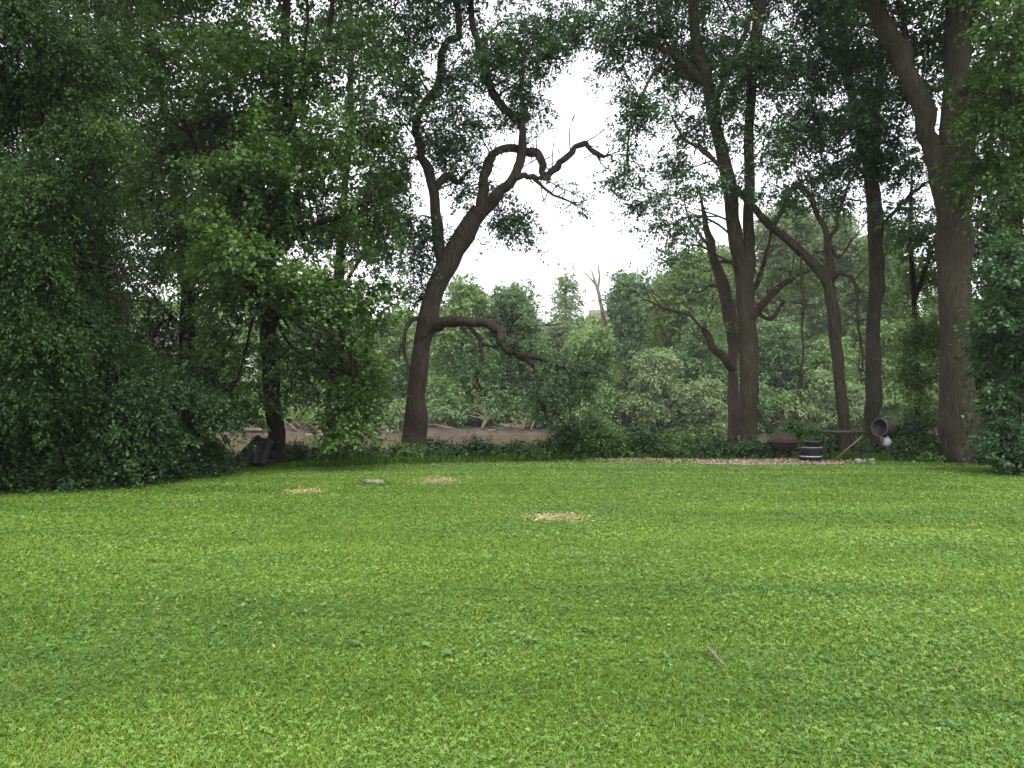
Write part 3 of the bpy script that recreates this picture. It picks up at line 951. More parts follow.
# the leaning younger tree with hanging vines
D = 22.5
tree('forked_tree', 'slim grey tree with a long limb reaching up left over the fire pit', D,
     [(846, 436, 12), (842, 400, 11.5), (836, 350, 11), (833, 310, 12), (828, 285, 11), (818, 270, 10), (800, 252, 9), (782, 236, 8), (766, 222, 8), (752, 206, 7), (738, 190, 6), (724, 170, 5), (700, 150, 3)],
     [[(830, 292, 8), (828, 265, 7), (826, 238, 6), (820, 220, 5), (812, 200, 4), (800, 184, 3)],
      [(827, 250, 5), (834, 232, 4), (840, 210, 3.5), (846, 190, 3), (856, 172, 2)],
      [(826, 238, 3), (838, 258, 2.5), (852, 240, 2)],
      [(830, 282, 5), (838, 273, 4.5, 22.2), (849, 276, 4, 22.1), (857, 288, 3.5, 22), (858, 310, 3, 22), (859, 332, 2.5, 22), (862, 350, 2, 22), (862, 372, 1.6, 22)],
      [(801, 256, 3, 22.3), (803, 290, 3, 22.2), (802, 325, 2.5, 22.2), (804, 350, 2.5, 22.2), (800, 380, 1.6, 22.2), (802, 405, 1.2, 22.2)],
      [(772, 228, 5), (784, 206, 4), (792, 188, 3)]],
     [(798, 180, 26, 18, .6), (775, 190, 20, 18, .4), (840, 200, 22, 18, .45), (830, 165, 26, 18, .5), (735, 175, 24, 16, .4), (802, 375, 5, 28, .5, 22.2), (815, 255, 20, 12, .15)],
     M['leaf_cool'], M['bark_grey'], L=.09, W=.06, spread=.45)

D = 24.0
tree('straight_tree', 'straight brown trunk standing just left of the big forked tree', D,
     [(872, 440, 18), (873, 400, 16), (874, 350, 15), (876, 290, 14.5), (876, 250, 14.5), (874, 210, 14), (872, 175, 15), (866, 150, 11), (858, 120, 9), (846, 70, 8), (838, 10, 6), (830, -80, 4)],
     [[(873, 180, 11), (876, 150, 10), (874, 120, 9), (880, 80, 8), (882, 20, 7), (890, -60, 5)],
      [(880, 228, 4), (892, 214, 4, 23.5), (905, 200, 3.5, 23.2), (922, 186, 3, 23), (935, 180, 2, 23)],
      [(846, 70, 4), (826, 50, 3), (806, 30, 2)]],
     [(850, 55, 44, 40, 1.1), (815, 120, 40, 32, .95), (880, 140, 34, 34, .8), (840, 170, 34, 22, .6), (865, 105, 40, 34, 1.1), (800, 70, 36, 30, .9), (820, 205, 24, 12, .35),
      (795, 150, 30, 20, .6), (900, 205, 24, 22, .5), (830, 15, 50, 30, .9), (895, 170, 24, 24, .6), (850, -50, 90, 44, 1.0), (860, -140, 120, 60, 1.0)],
     M['leaf_cool'], M['bark_grey'], deep=3.2, L=.10, W=.07, spread=.55, per=28)

D = 20.5
tree('big_forked_tree', 'massive pale brown trunk at the right forking above head height', D,
     [(966, 466, 42), (960, 425, 37), (956, 370, 33), (955, 300, 31), (955, 240, 34), (954, 205, 33), (955, 160, 31), (957, 100, 28), (958, 40, 25), (960, -20, 22), (965, -120, 15), (968, -220, 8)],
     [[(950, 225, 22), (944, 190, 22), (936, 158, 21), (925, 122, 20), (912, 85, 19), (898, 50, 18), (882, 22, 17), (866, -5, 16), (840, -60, 11), (810, -130, 6)],
      [(920, 110, 7), (906, 40, 6, 21), (900, 0, 5, 21), (895, -40, 4, 21)],
      [(957, 100, 9), (985, 60, 8, 19), (1010, 30, 6, 18), (1040, 10, 4, 17)],
      [(972, 130, 7), (1000, 112, 5, 19.5), (1030, 118, 3, 19)]],
     [(965, 25, 52, 26, .9, 22.5), (1010, 95, 40, 44, 1.3, 18.5), (918, 95, 34, 34, .6, 21.5), (992, 160, 30, 34, 1.0), (905, 25, 48, 26, .8, 22.3), (1010, 20, 40, 26, 1.2, 17.5), (985, 85, 24, 30, .9, 22.3),
      (930, 150, 20, 26, .5, 22), (1000, 215, 34, 30, .9, 21.5), (925, 55, 26, 26, .5, 22), (1060, 60, 50, 50, 1.2), (1050, 150, 40, 50, 1.2),
      (940, -50, 110, 44, 1.1), (1040, -60, 90, 60, 1.1), (940, -140, 150, 60, 1.0)],
     M['leaf_maple'], M['bark_grey'], deep=3.0, L=.11, W=.08, flare=1.25)

tree('right_wood_tree', 'dense dark tree filling the right edge behind the big trunk', 23.0,
     [(1010, 465, 22), (1012, 380, 20), (1014, 260, 17), (1018, 120, 13), (1020, -40, 8)],
     [],
     [(1006, 245, 32, 36, 1.4), (1012, 310, 36, 40, 1.6), (1005, 380, 36, 36, 1.6), (1010, 435, 36, 26, 1.5), (1060, 300, 50, 90, 1.4), (1070, 150, 50, 70, 1.3), (1000, 170, 30, 40, 1.2),
      (1060, 420, 50, 40, 1.3), (1030, 60, 60, 50, 1.1), (1110, 250, 50, 100, 1.2)],
     M['leaf_dark'], M['bark_dark'], deep=2.6, L=.11, W=.08)

tree('backlit_tree', 'bright leafy tree between the straight trunk and the big forked trunk', 26.0,
     [(918, 445, 7), (917, 380, 6), (914, 300, 5), (910, 230, 4), (912, 170, 2)],
     [[(914, 300, 5), (925, 270, 4), (935, 240, 3)]],
     [(920, 275, 26, 34, 1.0), (905, 235, 28, 24, .7), (922, 330, 24, 34, 1.2), (908, 385, 28, 24, .8), (925, 415, 26, 20, 1.0), (935, 230, 20, 30, .7)],
     M['leaf_maple'], M['bark_dark'], deep=2.2, L=.12, W=.085)

for _o in list(SC.objects):
    pass


# ------------------------------------------------------------------ shrubs
def shrub(name, label, D0, px, gy, blobs, leaf, cat='shrub', group=None, stems=7, rough_h=None, **kw):
    p = P(px, gy, D0)
    base = np.array((p[0], D0, gz(p[0], D0)))
    root = thing(name, label, cat, base, group)
    mb = MB()
    sk = []
    for i in range(stems):
        bl = blobs[i % len(blobs)]
        e = P(bl[0] + rng.uniform(-.5, .5) * bl[2], bl[1] - .3 * bl[3], bl[5] if len(bl) > 5 else D0)
        b0 = base + np.array((rng.normal(0, .12), rng.normal(0, .1), -.05))
        b0[2] = gz(b0[0], b0[1]) - .03
        e[2] = max(e[2], b0[2] + .25)
        m_ = (b0 + e) / 2 + rng.normal(0, .08, 3) + np.array((0, 0, .12))
        mb.tube([b0, m_, e], [.022, .015, .007], 5, 4, .1)
        sk.append(np.array([[*m_, .02], [*e, .012]]))
    mb.build('stem', M['bark_dark'], root, base)
    crown(root, base, blobs, D0, leaf, np.concatenate(sk), bark=M['bark_dark'], name='foliage', bname='twig', **kw)
    return root


SH = dict(deep=1.5, L=.085, W=.05, spread=.38, per=26, droop=.35)
G1 = 'large shrubs massed along the left of the lawn'
shrub('broad_shrub', 'broad dark shrub spilling onto the lawn in the lower left corner', 14.6, 40, 485,
      [(20, 440, 50, 40, 1.6), (75, 425, 45, 40, 1.5), (45, 400, 55, 34, 1.4), (95, 462, 34, 20, 1.5), (15, 472, 40, 16, 1.5), (60, 470, 40, 14, 1.5)], M['leaf_shrub'], group=G1, stems=12, **SH)
shrub('arching_shrub', 'arching shrub with tiered leaves right of the corner shrub', 15.8, 130, 478,
      [(125, 415, 42, 38, 1.5), (105, 380, 44, 30, 1.3), (150, 450, 38, 24, 1.5), (120, 462, 40, 16, 1.5), (130, 385, 30, 24, 1.2)], M['leaf_shrub'], group=G1, stems=9, **SH)
shrub('tall_shrub', 'tall bushy shrub next to the black tarp', 17.0, 190, 472,
      [(180, 395, 42, 36, 1.4), (165, 435, 38, 26, 1.5), (200, 445, 30, 22, 1.4), (215, 410, 26, 26, 1.0), (185, 462, 36, 10, 1.5)], M['leaf_shrub'], group=G1, stems=9, **SH)
shrub('low_shrub', 'low dark shrub under the tall shrub, half covering the tarp', 17.6, 218, 470,
      [(214, 450, 18, 14, 1.2), (205, 462, 22, 9, 1.3), (236, 462, 8, 7, .5)], M['leaf_shrub'], group=G1, **SH)
shrub('edge_shrub', 'large shrub cut off by the left side of the photo', 13.6, -50, 495,
      [(-60, 440, 60, 50, 1.5), (-20, 400, 50, 40, 1.4), (-90, 390, 60, 60, 1.4), (-40, 480, 60, 18, 1.4)], M['leaf_shrub'], group=G1, stems=10, **SH)
shrub('back_shrub', 'dark shrub in the shade behind the left shrubs', 19.5, 100, 450,
      [(90, 400, 60, 40, 1.5), (150, 375, 50, 26, 1.2), (200, 385, 40, 26, 1.1), (60, 440, 60, 30, 1.3), (160, 430, 60, 30, 1.4)], M['leaf_dark'], group=G1, stems=9, **SH)

US = dict(dens=1.5, deep=.9, L=.07, W=.045, spread=.3, per=24, droop=.3)
G2 = 'low bushes along the far edge of the lawn'
UNDER = [  # px, D, top py, half width px, label, material
    (300, 20.2, 446, 22, 'low dark bush at the foot of the dark trunk', 'leaf_shrub'),
    (338, 20.6, 446, 24, 'low weedy bush below the hanging maple bough', 'leaf_shrub'),
    (372, 21.0, 449, 22, 'flat topped bush just left of the leaning tree', 'leaf_shrub'),
    (408, 20.8, 447, 20, 'small bush covering the foot of the leaning tree', 'leaf_under'),
    (440, 21.2, 441, 24, 'leafy bush right of the leaning trunk', 'leaf_shrub'),
    (478, 21.4, 443, 24, 'dense dark bush under the drooping limb', 'leaf_shrub'),
    (522, 21.6, 444, 26, 'yellow green bush left of the tallest waterside bush', 'leaf_under'),
    (565, 21.9, 429, 22, 'left half of the tallest waterside bush clump', 'leaf_shrub'),
    (598, 22.0, 421, 28, 'tallest round bush in the middle of the bank', 'leaf_under'),
    (640, 22.2, 431, 26, 'spreading bush right of the tallest round bush', 'leaf_shrub'),
    (678, 22.2, 433, 24, 'dark bush left of the dead tree', 'leaf_under'),
    (714, 22.1, 436, 22, 'low bush at the foot of the dead tree', 'leaf_shrub'),
    (752, 22.0, 441, 16, 'small dark weeds at the foot of the twin stem tree', 'leaf_shrub'),
    (800, 23.2, 425, 26, 'bush behind the fire pit and black bin', 'leaf_under'),
    (838, 23.4, 428, 22, 'bush behind the metal stand', 'leaf_under'),
    (878, 22.2, 446, 16, 'low plants under the drum barbecue', 'leaf_shrub'),
    (912, 21.6, 428, 24, 'green bush right of the drum barbecue', 'leaf_shrub'),
    (932, 21.0, 447, 18, 'small bush left of the big forked trunk', 'leaf_under'),
    (1000, 20.2, 430, 20, 'dark bush right of the big forked trunk', 'leaf_shrub'),
    (1035, 19.8, 420, 26, 'dark bush cut off by the right side of the photo', 'leaf_shrub'),
]
for px, D, top, hw, lb, mt in UNDER:
    gy = 400 + F * (CAMZ - gz((px - CX) / F * D, D)) / D + 0
    hh = (gy - top) / 2 * 1.25
    bl = [(px, gy - hh * 1.0, hw * .8, hh * .95, 1.3, D), (px - hw * .5, gy - hh * .7, hw * .6, hh * .7, 1.3, D - .3), (px + hw * .5, gy - hh * .75, hw * .6, hh * .75, 1.3, D - .2),
          (px + rng.uniform(-.3, .3) * hw, gy - hh * 1.5, hw * .45, hh * .5, 1.0, D)]
    shrub('bush', lb, D, px, gy, bl, M[mt if rng.uniform() < .45 else 'leaf_under'], cat='bush', group=G2, stems=6, **US)

shrub('leafy_sapling', 'young sapling with pale broad leaves in front of the right edge wood', 17.2, 1012, 470,
      [(1000, 315, 26, 24, 1.2), (1012, 350, 30, 20, 1.3), (990, 345, 18, 16, .9), (1018, 390, 28, 22, 1.2), (1010, 425, 26, 18, 1.3), (1006, 452, 28, 14, 1.4), (1035, 455, 30, 16, 1.4), (1040, 330, 30, 50, 1.2), (996, 250, 20, 22, .9), (1015, 270, 24, 22, 1.0)], M['leaf_cool'], cat='sapling', deep=1.0, L=.11, W=.07, spread=.42, per=22, tint_shift=.05)


# ------------------------------------------------------------------ far bank
def far_tree(name, label, px, top, hw, D, leaf, dens=1.0, drop=.3, trunkw=5, bottom=None, bark='bark_grey', grp='trees on the far bank', L=None, cat='tree', shape=1.0):
    x = (px - CX) / F * D
    gy = 400 + F * (CAMZ - gz(x, D)) / D
    if bottom is None: bottom = gy - 3
    H = bottom - top
    bl = []
    n = 5 + int(H * hw / 900)
    for i in range(n):
        u = (i + .5) / n
        py = bottom - H * (.08 + .84 * u)
        prof = (math.sin(math.pi * min(1, .25 + .62 * u)) ** .6) * shape
        for s in (-1, 1):
            bl.append((px + s * rng.uniform(.05, .55) * hw * prof, py + rng.normal(0, H * .03), hw * rng.uniform(.5, .75) * prof, H * rng.uniform(.10, .17), dens * rng.uniform(.7, 1.1), D + rng.uniform(-1, 1) * 1.5))
    bl.append((px + rng.normal(0, hw * .1), top + H * .07, hw * .45, H * .08, dens * .9, D))
    L = L or .0034 * D
    tree(name, label, D, [(px + 1, gy, trunkw * 1.3), (px, gy - H * .4, trunkw), (px + rng.uniform(-3, 3), gy - H * .75, trunkw * .5), (px, top + 3, 1)],
         [], bl, M[leaf], M[bark], group=grp, cat=cat, flare=1, deep=hw * D / F * .9, L=L, W=L * .62, spread=L * 4.6, per=22, droop=drop, branch=False)


FT = [
    ('far_tree', 'dark far bank tree behind the cedar at the left edge', 20, 285, 50, 80, 'leaf_far', 1, .3),
    ('far_tree', 'far bank tree glimpsed low through the left shrubs', 110, 335, 44, 78, 'leaf_far', .9, .3),
    ('far_tree', 'far bank tree behind the narrow dark tree', 205, 345, 42, 79, 'leaf_far', .9, .3),
    ('far_tree', 'green far bank tree seen between maple trunk and hanging bough', 292, 352, 36, 77, 'leaf_far', 1, .3),
    ('far_tree', 'bright lime tree glowing behind the hanging maple bough', 345, 325, 34, 84, 'leaf_lime', 1, .3),
    ('far_tree', 'far bank tree just left of the leaning trunk', 392, 322, 28, 80, 'leaf_far', 1, .3),
    ('far_tree', 'rounded green tree right behind the leaning trunk', 462, 278, 38, 76, 'leaf_far', 1.2, .4),
    ('far_tree', 'mid green tree behind the end of the arched limb', 512, 284, 38, 78, 'leaf_blue', 1.1, .4),
    ('far_tree', 'thin airy tree standing up into the sky left of the dead snag', 566, 272, 20, 98, 'leaf_pale', .45, .3),
    ('far_tree', 'pale dusty tree below the thin airy tree', 560, 318, 34, 86, 'leaf_pale', 1, .3),
    ('willow', 'olive green willow drooping behind the end of the arched limb', 590, 325, 30, 72, 'leaf_far', 1.1, .9),
    ('far_tree', 'blue green tree right of the dead snag', 632, 270, 30, 96, 'leaf_blue', 1.1, .3),
    ('far_tree', 'second blue green tree behind the pale round willow', 664, 272, 32, 92, 'leaf_blue', 1.1, .3),
    ('willow', 'pale round willow above the mud bank', 655, 348, 32, 70, 'leaf_pale', 1.3, .8),
    ('far_tree', 'lime green tree behind the dead tree branches', 694, 246, 42, 84, 'leaf_lime', .9, .3),
    ('far_tree', 'tall pale green tree behind the twin stems', 735, 245, 44, 92, 'leaf_pale', 1.1, .3),
    ('far_tree', 'tall soft green tree between twin stems and forked tree', 785, 205, 42, 94, 'leaf_pale', 1.1, .3),
    ('far_tree', 'tall pale tree behind the forked tree', 830, 212, 36, 93, 'leaf_pale', 1.0, .3),
    ('far_tree', 'yellow green tree behind the straight trunk', 880, 225, 40, 90, 'leaf_lime', .9, .3),
    ('far_tree', 'green tree low between the twin stems and the hanging vine', 775, 320, 34, 75, 'leaf_blue', 1.1, .3),
    ('far_tree', 'green tree low behind the slim forked trunk', 830, 335, 34, 74, 'leaf_far', 1.1, .3),
    ('far_tree', 'green tree low behind the straight trunk', 885, 320, 34, 76, 'leaf_far', 1.1, .3),
    ('far_tree', 'green tree behind the big forked trunk', 945, 290, 40, 80, 'leaf_far', 1.1, .3),
    ('far_tree', 'green tree behind the right edge wood', 1010, 280, 44, 82, 'leaf_far', 1.1, .3),
    ('far_tree', 'dark green tree left of the dead tree', 705, 318, 30, 76, 'leaf_blue', 1.1, .3),
]
for nme, lb, px, top, hw, D, lf, de, dr in FT:
    far_tree(nme, lb, px, top, hw, D, lf, de, dr)
FB = [
    ('waterside bush left of the maple trunk on the far bank', 245, 402, 26, 71, 'leaf_far'),
    ('pale waterside bush right of the maple trunk on the far bank', 312, 400, 26, 71, 'leaf_lime'),
    ('waterside bush behind the hanging bough on the far bank', 362, 395, 26, 71, 'leaf_far'),
    ('waterside bush touching the leaning trunk on the left', 400, 398, 18, 71, 'leaf_pale'),
    ('dark waterside bush right of the leaning trunk', 447, 392, 24, 71, 'leaf_blue'),
    ('pale silvery waterside bush under the arched limb', 500, 384, 28, 72, 'leaf_pale'),
    ('waterside bush below the olive willow', 545, 392, 24, 71, 'leaf_blue'),
    ('green waterside bush at the foot of the olive willow', 590, 388, 28, 70, 'leaf_far'),
    ('dark waterside bush left of the pale round willow', 625, 392, 20, 71, 'leaf_blue'),
    ('yellowish waterside bush left of the dead tree', 704, 376, 26, 68, 'leaf_pale'),
    ('waterside bush behind the twin stem trunk', 750, 380, 26, 70, 'leaf_blue'),
    ('waterside bush behind the fire pit', 790, 388, 24, 70, 'leaf_far'),
    ('pale waterside bush left of the slim forked trunk', 818, 370, 26, 69, 'leaf_pale'),
    ('waterside bush between slim trunk and straight trunk', 858, 382, 22, 69, 'leaf_pale'),
    ('waterside bush right of the straight trunk', 900, 380, 28, 70, 'leaf_far'),
    ('waterside bush behind the big forked trunk', 955, 380, 30, 70, 'leaf_far'),
    ('waterside bush at the far left behind the shrubs', 60, 390, 40, 71, 'leaf_far'),
    ('waterside bush behind the tall left shrub', 165, 395, 34, 71, 'leaf_far'),
]
for lb, px, top, hw, D, lf in FB:
    far_tree('waterside_bush', lb, px, top, hw, D, lf, 1.2, .5, 1.5, grp='bushes on the far bank', cat='bush')

# dead snag standing into the sky
tree('dead_snag', 'bare forked dead snag sticking up into the sky beyond the river', 96,
     [(607, 370, 5), (604, 330, 4), (601, 305, 3.5), (597, 288, 3), (591, 270, 1)],
     [[(598, 292, 2.5), (599, 278, 2), (598, 262, 1.2)], [(595, 284, 2), (588, 276, 1.5), (583, 272, 1)]],
     [], M['leaf_far'], M['drift'], flare=1)


# deep wood behind everything
def deep_wood():
    n = 13000
    x = rng.uniform(-130, 130, n)
    y = rng.uniform(104, 150, n)
    hmax = 9 + 7 * vnoise(x, 0 * x, .07, 51) + 5 * vnoise(x, 0 * x, .3, 52)
    gap = np.exp(-((x - 10) / 10) ** 2)
    hmax = hmax * (1 - .35 * gap)
    z = ground(x, y) + hmax * rng.uniform(0, 1, n) ** .7
    C = np.stack([x, y, z], 1)
    d = norm(rng.normal(0, 1, (n, 3)) * np.array((1, 1, .4)))
    V, T = leaf_cloud(C, d, 16, 2.6, .75, .5, .3, .6)
    tag(quads_obj('far_woodland', V, T, M['leaf_far']), 'continuous soft green woodland rising far behind the river bank', 'woodland', kind='stuff')


deep_wood()


# driftwood along the far mud bank
def logs():
    rows = [
        ('bleached driftwood log sticking up by the water under the arched limb', [(481, 430, 3), (487, 419, 4), (494, 411, 5)], 70),
        ('long pale driftwood log lying at the water right of the maple trunk', [(306, 435, 3), (322, 436, 4), (340, 437, 3), (356, 436, 2)], 68),
        ('dark driftwood log left of the leaning trunk', [(375, 430, 3), (390, 427, 4), (404, 429, 3)], 70),
        ('grey driftwood branch right of the leaning trunk', [(434, 424, 2), (446, 428, 4), (458, 430, 3)], 70),
        ('thin driftwood pole leaning below the olive willow', [(500, 424, 2), (520, 428, 3), (540, 431, 2)], 70),
        ('driftwood log on the mud beneath the dark hollow', [(575, 424, 2), (592, 428, 3), (604, 430, 2)], 70),
        ('weathered driftwood log seen behind the fire pit', [(772, 424, 2), (785, 420, 3), (800, 426, 2)], 69),
        ('brown driftwood log behind the tarp at the water', [(232, 431, 2), (246, 429, 3.5), (262, 430, 3)], 69),
    ]
    for lb, r, D in rows:
        p, rad = limb_pts(r, D)
        base = p[0].copy()
        root = thing('driftwood_log', lb, 'driftwood', base, 'driftwood on the far bank')
        mb = MB().tube(p, rad, 8, 4, .15)
        mb.build('log', M['drift'], root, base)
        m2 = MB()
        for k in range(7):
            a = p[1]
            e = a + np.array((rng.normal(0, .9), rng.normal(0, .4), abs(rng.normal(.5, .4))))
            m2.tube([a, (a + e) / 2 + rng.normal(0, .1, 3), e], [.08, .05, .02], 5, 3, .1)
        m2.build('snapped_branch', M['drift'], root, base)
    # root wad
    for lb, px, py in (('tangled uprooted root mass at the water left of the leaning trunk', 392, 428), ('tangle of washed up branches right of the maple trunk', 300, 425), ('tangle of dead branches below the pale silvery bush', 515, 425)):
        c = P(px, py, 70)
        root = thing('root_tangle', lb, 'driftwood', c, 'driftwood on the far bank')
        mb = MB()
        for k in range(34):
            a = c + np.array((rng.normal(0, .8), rng.normal(0, .4), -.4))
            e = a + np.array((rng.normal(0, 1.0), rng.normal(0, .6), abs(rng.normal(.7, .6))))
            mb.tube([a, (a + e) / 2 + rng.normal(0, .2, 3), e], [.08, .06, .02], 5, 3, .1)
        mb.build('roots', M['drift'], root, c)


logs()

# mud strip of the far bank
mud = simple('bank_mud', (.035, .024, .018), (.085, .062, .045), .9, .8, .7, .1)
xs = np.linspace(-90, 90, 181)
ys = np.linspace(67.5, 72.5, 12)
sheet('mud_bank', xs, ys, lambda x, y: ground(x, y) + .03 + .25 * vnoise(x, y, .8, 61) * sstep(67.5, 69, y), mud)


# ------------------------------------------------------------------ house beyond the river
def house():
    wallm = simple('pale_render', (.20, .17, .15), (.26, .22, .20), 3, .9, .1)
    roofm = simple('brown_shingles', (.13, .09, .075), (.20, .145, .12), 6, .9, .3)
    glass, t, b = newmat('window_glass')
    b.inputs['Base Color'].default_value = (.03, .035, .04, 1)
    b.inputs['Roughness'].default_value = .1
    for lb, px, D, ridge_py, hw in (('distant house with a dull brown ridge roof beside the dead snag', 603, 128, 310, 14),
                                    ('distant house with a brownish roof glimpsed through the left trees', 152, 105, 322, 34)):
        c = P(px, ridge_py, D)
        g = gz(c[0], D)
        root = thing('house', lb, 'house', (c[0], D, g))
        W_ = hw * D / F
        zr = c[2] - g
        ze = zr - 1.9
        MB().box((0, 0, ze / 2), (W_ * 1.8, 7, ze)).build('wall', wallm, root, smooth=False)
        V = [(-W_, -4, ze), (W_, -4, ze), (W_, 0, zr), (-W_, 0, zr), (-W_, 4, ze), (W_, 4, ze),
             (-W_, -4, ze - .2), (W_, -4, ze - .2), (W_, 4, ze - .2), (-W_, 4, ze - .2)]
        Fc = [(0, 1, 2, 3), (3, 2, 5, 4), (0, 3, 4, 9, 6), (1, 7, 8, 5, 2), (6, 7, 1, 0), (4, 5, 8, 9), (6, 9, 8, 7)]
        rf = MB().add(V, Fc).build('roof', roofm, root, smooth=False)
        MB().box((W_ * .5, .8, zr - .2), (.7, .7, 1.2)).build('chimney', wallm, rf, smooth=False)
        for k in (-.55, 0, .55):
            wf = MB().box((k * W_, -3.52, ze - 1.6), (1.3, .1, 1.4)).build('window', wallm, root, smooth=False)
            MB().box((k * W_, -3.58, ze - 1.6), (1.1, .06, 1.2)).build('pane', glass, wf, smooth=False)


house()


# ------------------------------------------------------------------ small things by the lawn's edge
def at(px, D, z=0.0):
    return np.array(((px - CX) / F * D, D, z))


rust = simple('rusty_steel', (.016, .011, .009), (.055, .033, .025), 14, .85, .5, .01, .2)
blackp = simple('black_plastic', (.003, .0035, .005), (.007, .008, .010), 6, .6, .1)
whitep = simple('pale_plastic', (.22, .23, .25), (.40, .42, .46), 10, .5, .1)
darkm = simple('dark_metal', (.02, .018, .016), (.06, .045, .036), 20, .6, .3, .005, .5)
wood = simple('weathered_plank', (.10, .075, .05), (.20, .15, .11), 9, .85, .3, .01, 0, (1, 8, 8))
stone = simple('pale_stone', (.09, .08, .055), (.26, .24, .18), 12, .9, .6, .02)
tarpm = simple('black_tarp', (.002, .002, .002), (.007, .006, .006), 5, .85, .6, .03)


def fire_pit():
    D = 21.5
    root = thing('fire_pit', 'rusty round fire pit with domed lid on the gravel left of the black bin', 'fire pit', at(783, D, .02))
    MB().lathe([(.0, .20), (.16, .20), (.27, .26), (.34, .36), (.39, .43), (.41, .44), (.42, .49), (.37, .50), (.35, .48), (.25, .3), (0, .26)], 24).build('bowl', rust, root)
    lid = MB().lathe([(.37, .505), (.36, .55), (.33, .56), (.24, .655), (.20, .665), (.10, .71), (0, .715)], 24)
    lid.build('lid', rust, root)
    ribs = MB()
    for k in range(12):
        a = k * math.pi / 6
        ribs.tube([(.375 * math.cos(a), .375 * math.sin(a), .51), (.31 * math.cos(a), .31 * math.sin(a), .605), (.2 * math.cos(a), .2 * math.sin(a), .68), (.05 * math.cos(a), .05 * math.sin(a), .72)], [.008] * 4, 5, 2)
    ribs.build('lid_rib', darkm, root)
    MB().tube([(-.05, 0, .715), (-.045, 0, .765), (.045, 0, .765), (.05, 0, .715)], [.009] * 4, 6, 3).build('lid_handle', darkm, root)
    for k in range(4):
        a = math.pi / 4 + k * math.pi / 2
        c, s = math.cos(a), math.sin(a)
        MB().tube([(.22 * c, .22 * s, .30), (.27 * c, .27 * s, .14), (.31 * c, .31 * s, 0)], [.022, .02, .02], 8, 3).build('leg', rust, root)
    MB().lathe([(.26, .12), (.28, .12), (.28, .14), (.26, .14), (.26, .12)], 24).build('brace_ring', rust, root)


fire_pit()


def bin_thing():
    D = 20.7
    root = thing('storage_bin', 'black two tier bin with pale bands right of the fire pit', 'bin', at(810, D, .01), rz=.15)
    MB().lathe([(0, 0), (.25, 0), (.27, .03), (.295, .30), (.31, .34), (.31, .36), (.28, .37), (0, .372)], 28).build('bin_body', blackp, root)
    MB().lathe([(.2775, .13), (.283, .13), (.287, .165), (.281, .165), (.2775, .13)], 28).build('band', whitep, root)
    up = MB().lathe([(0, .374), (.18, .374), (.19, .39), (.205, .50), (.215, .515), (.20, .53), (.05, .54), (0, .54)], 24, c=(.07, 0, 0))
    up.build('upper_tub', blackp, root)
    MB().lathe([(.22, .374), (.235, .374), (.235, .388), (.22, .388), (.22, .374)], 24, c=(.06, 0, 0)).build('rim', whitep, root)
    for s in (-1, 1):
        MB().tube([(s * .295, -.06, .27), (s * .345, -.05, .265), (s * .345, .05, .265), (s * .295, .06, .27)], [.011] * 4, 6, 3).build('handle', blackp, root)


bin_thing()


def stand():
    D = 20.9
    root = thing('metal_stand', 'thin legged metal stand with a flat rail top right of the bin', 'stand', at(843, D, .01))
    k = D / F
    w_ = 21 * k
    h = .76
    MB().box((0, 0, h), (2 * w_, .42, .055)).build('top', darkm, root, smooth=False)
    g = MB()
    for j in range(9):
        g.tube([(-w_ * .95, -.18 + j * .045, h + .02), (w_ * .95, -.18 + j * .045, h + .02)], [.005] * 2, 4, 1)
    g.build('rail', darkm, root)
    for sx, sy in ((-.98, -1), (-.5, 1), (.45, -1), (.95, 1)):
        MB().tube([(sx * w_, sy * .17, h - .01), (sx * w_ * 1.0, sy * .2, 0)], [.018, .018], 6, 1).build('leg', darkm, root)
    MB().tube([(-w_, -.18, .2), (w_ * .45, -.18, .2)], [.008] * 2, 5, 1).build('cross_bar', darkm, root)
    # plank leaning on it
    r2 = thing('wooden_plank', 'weathered plank leaning diagonally against the metal stand', 'plank', at(834, D - .35, .05))
    a = np.array((-.03, -.03, -.02)); b = np.array((.72, .1, .62))
    v = b - a
    ang = math.atan2(v[2], v[0])
    MB().box((a + b) / 2, (np.linalg.norm(v), .02, .028), rot=roty(-ang), jit=.002).build('board', wood, r2, smooth=False)


stand()


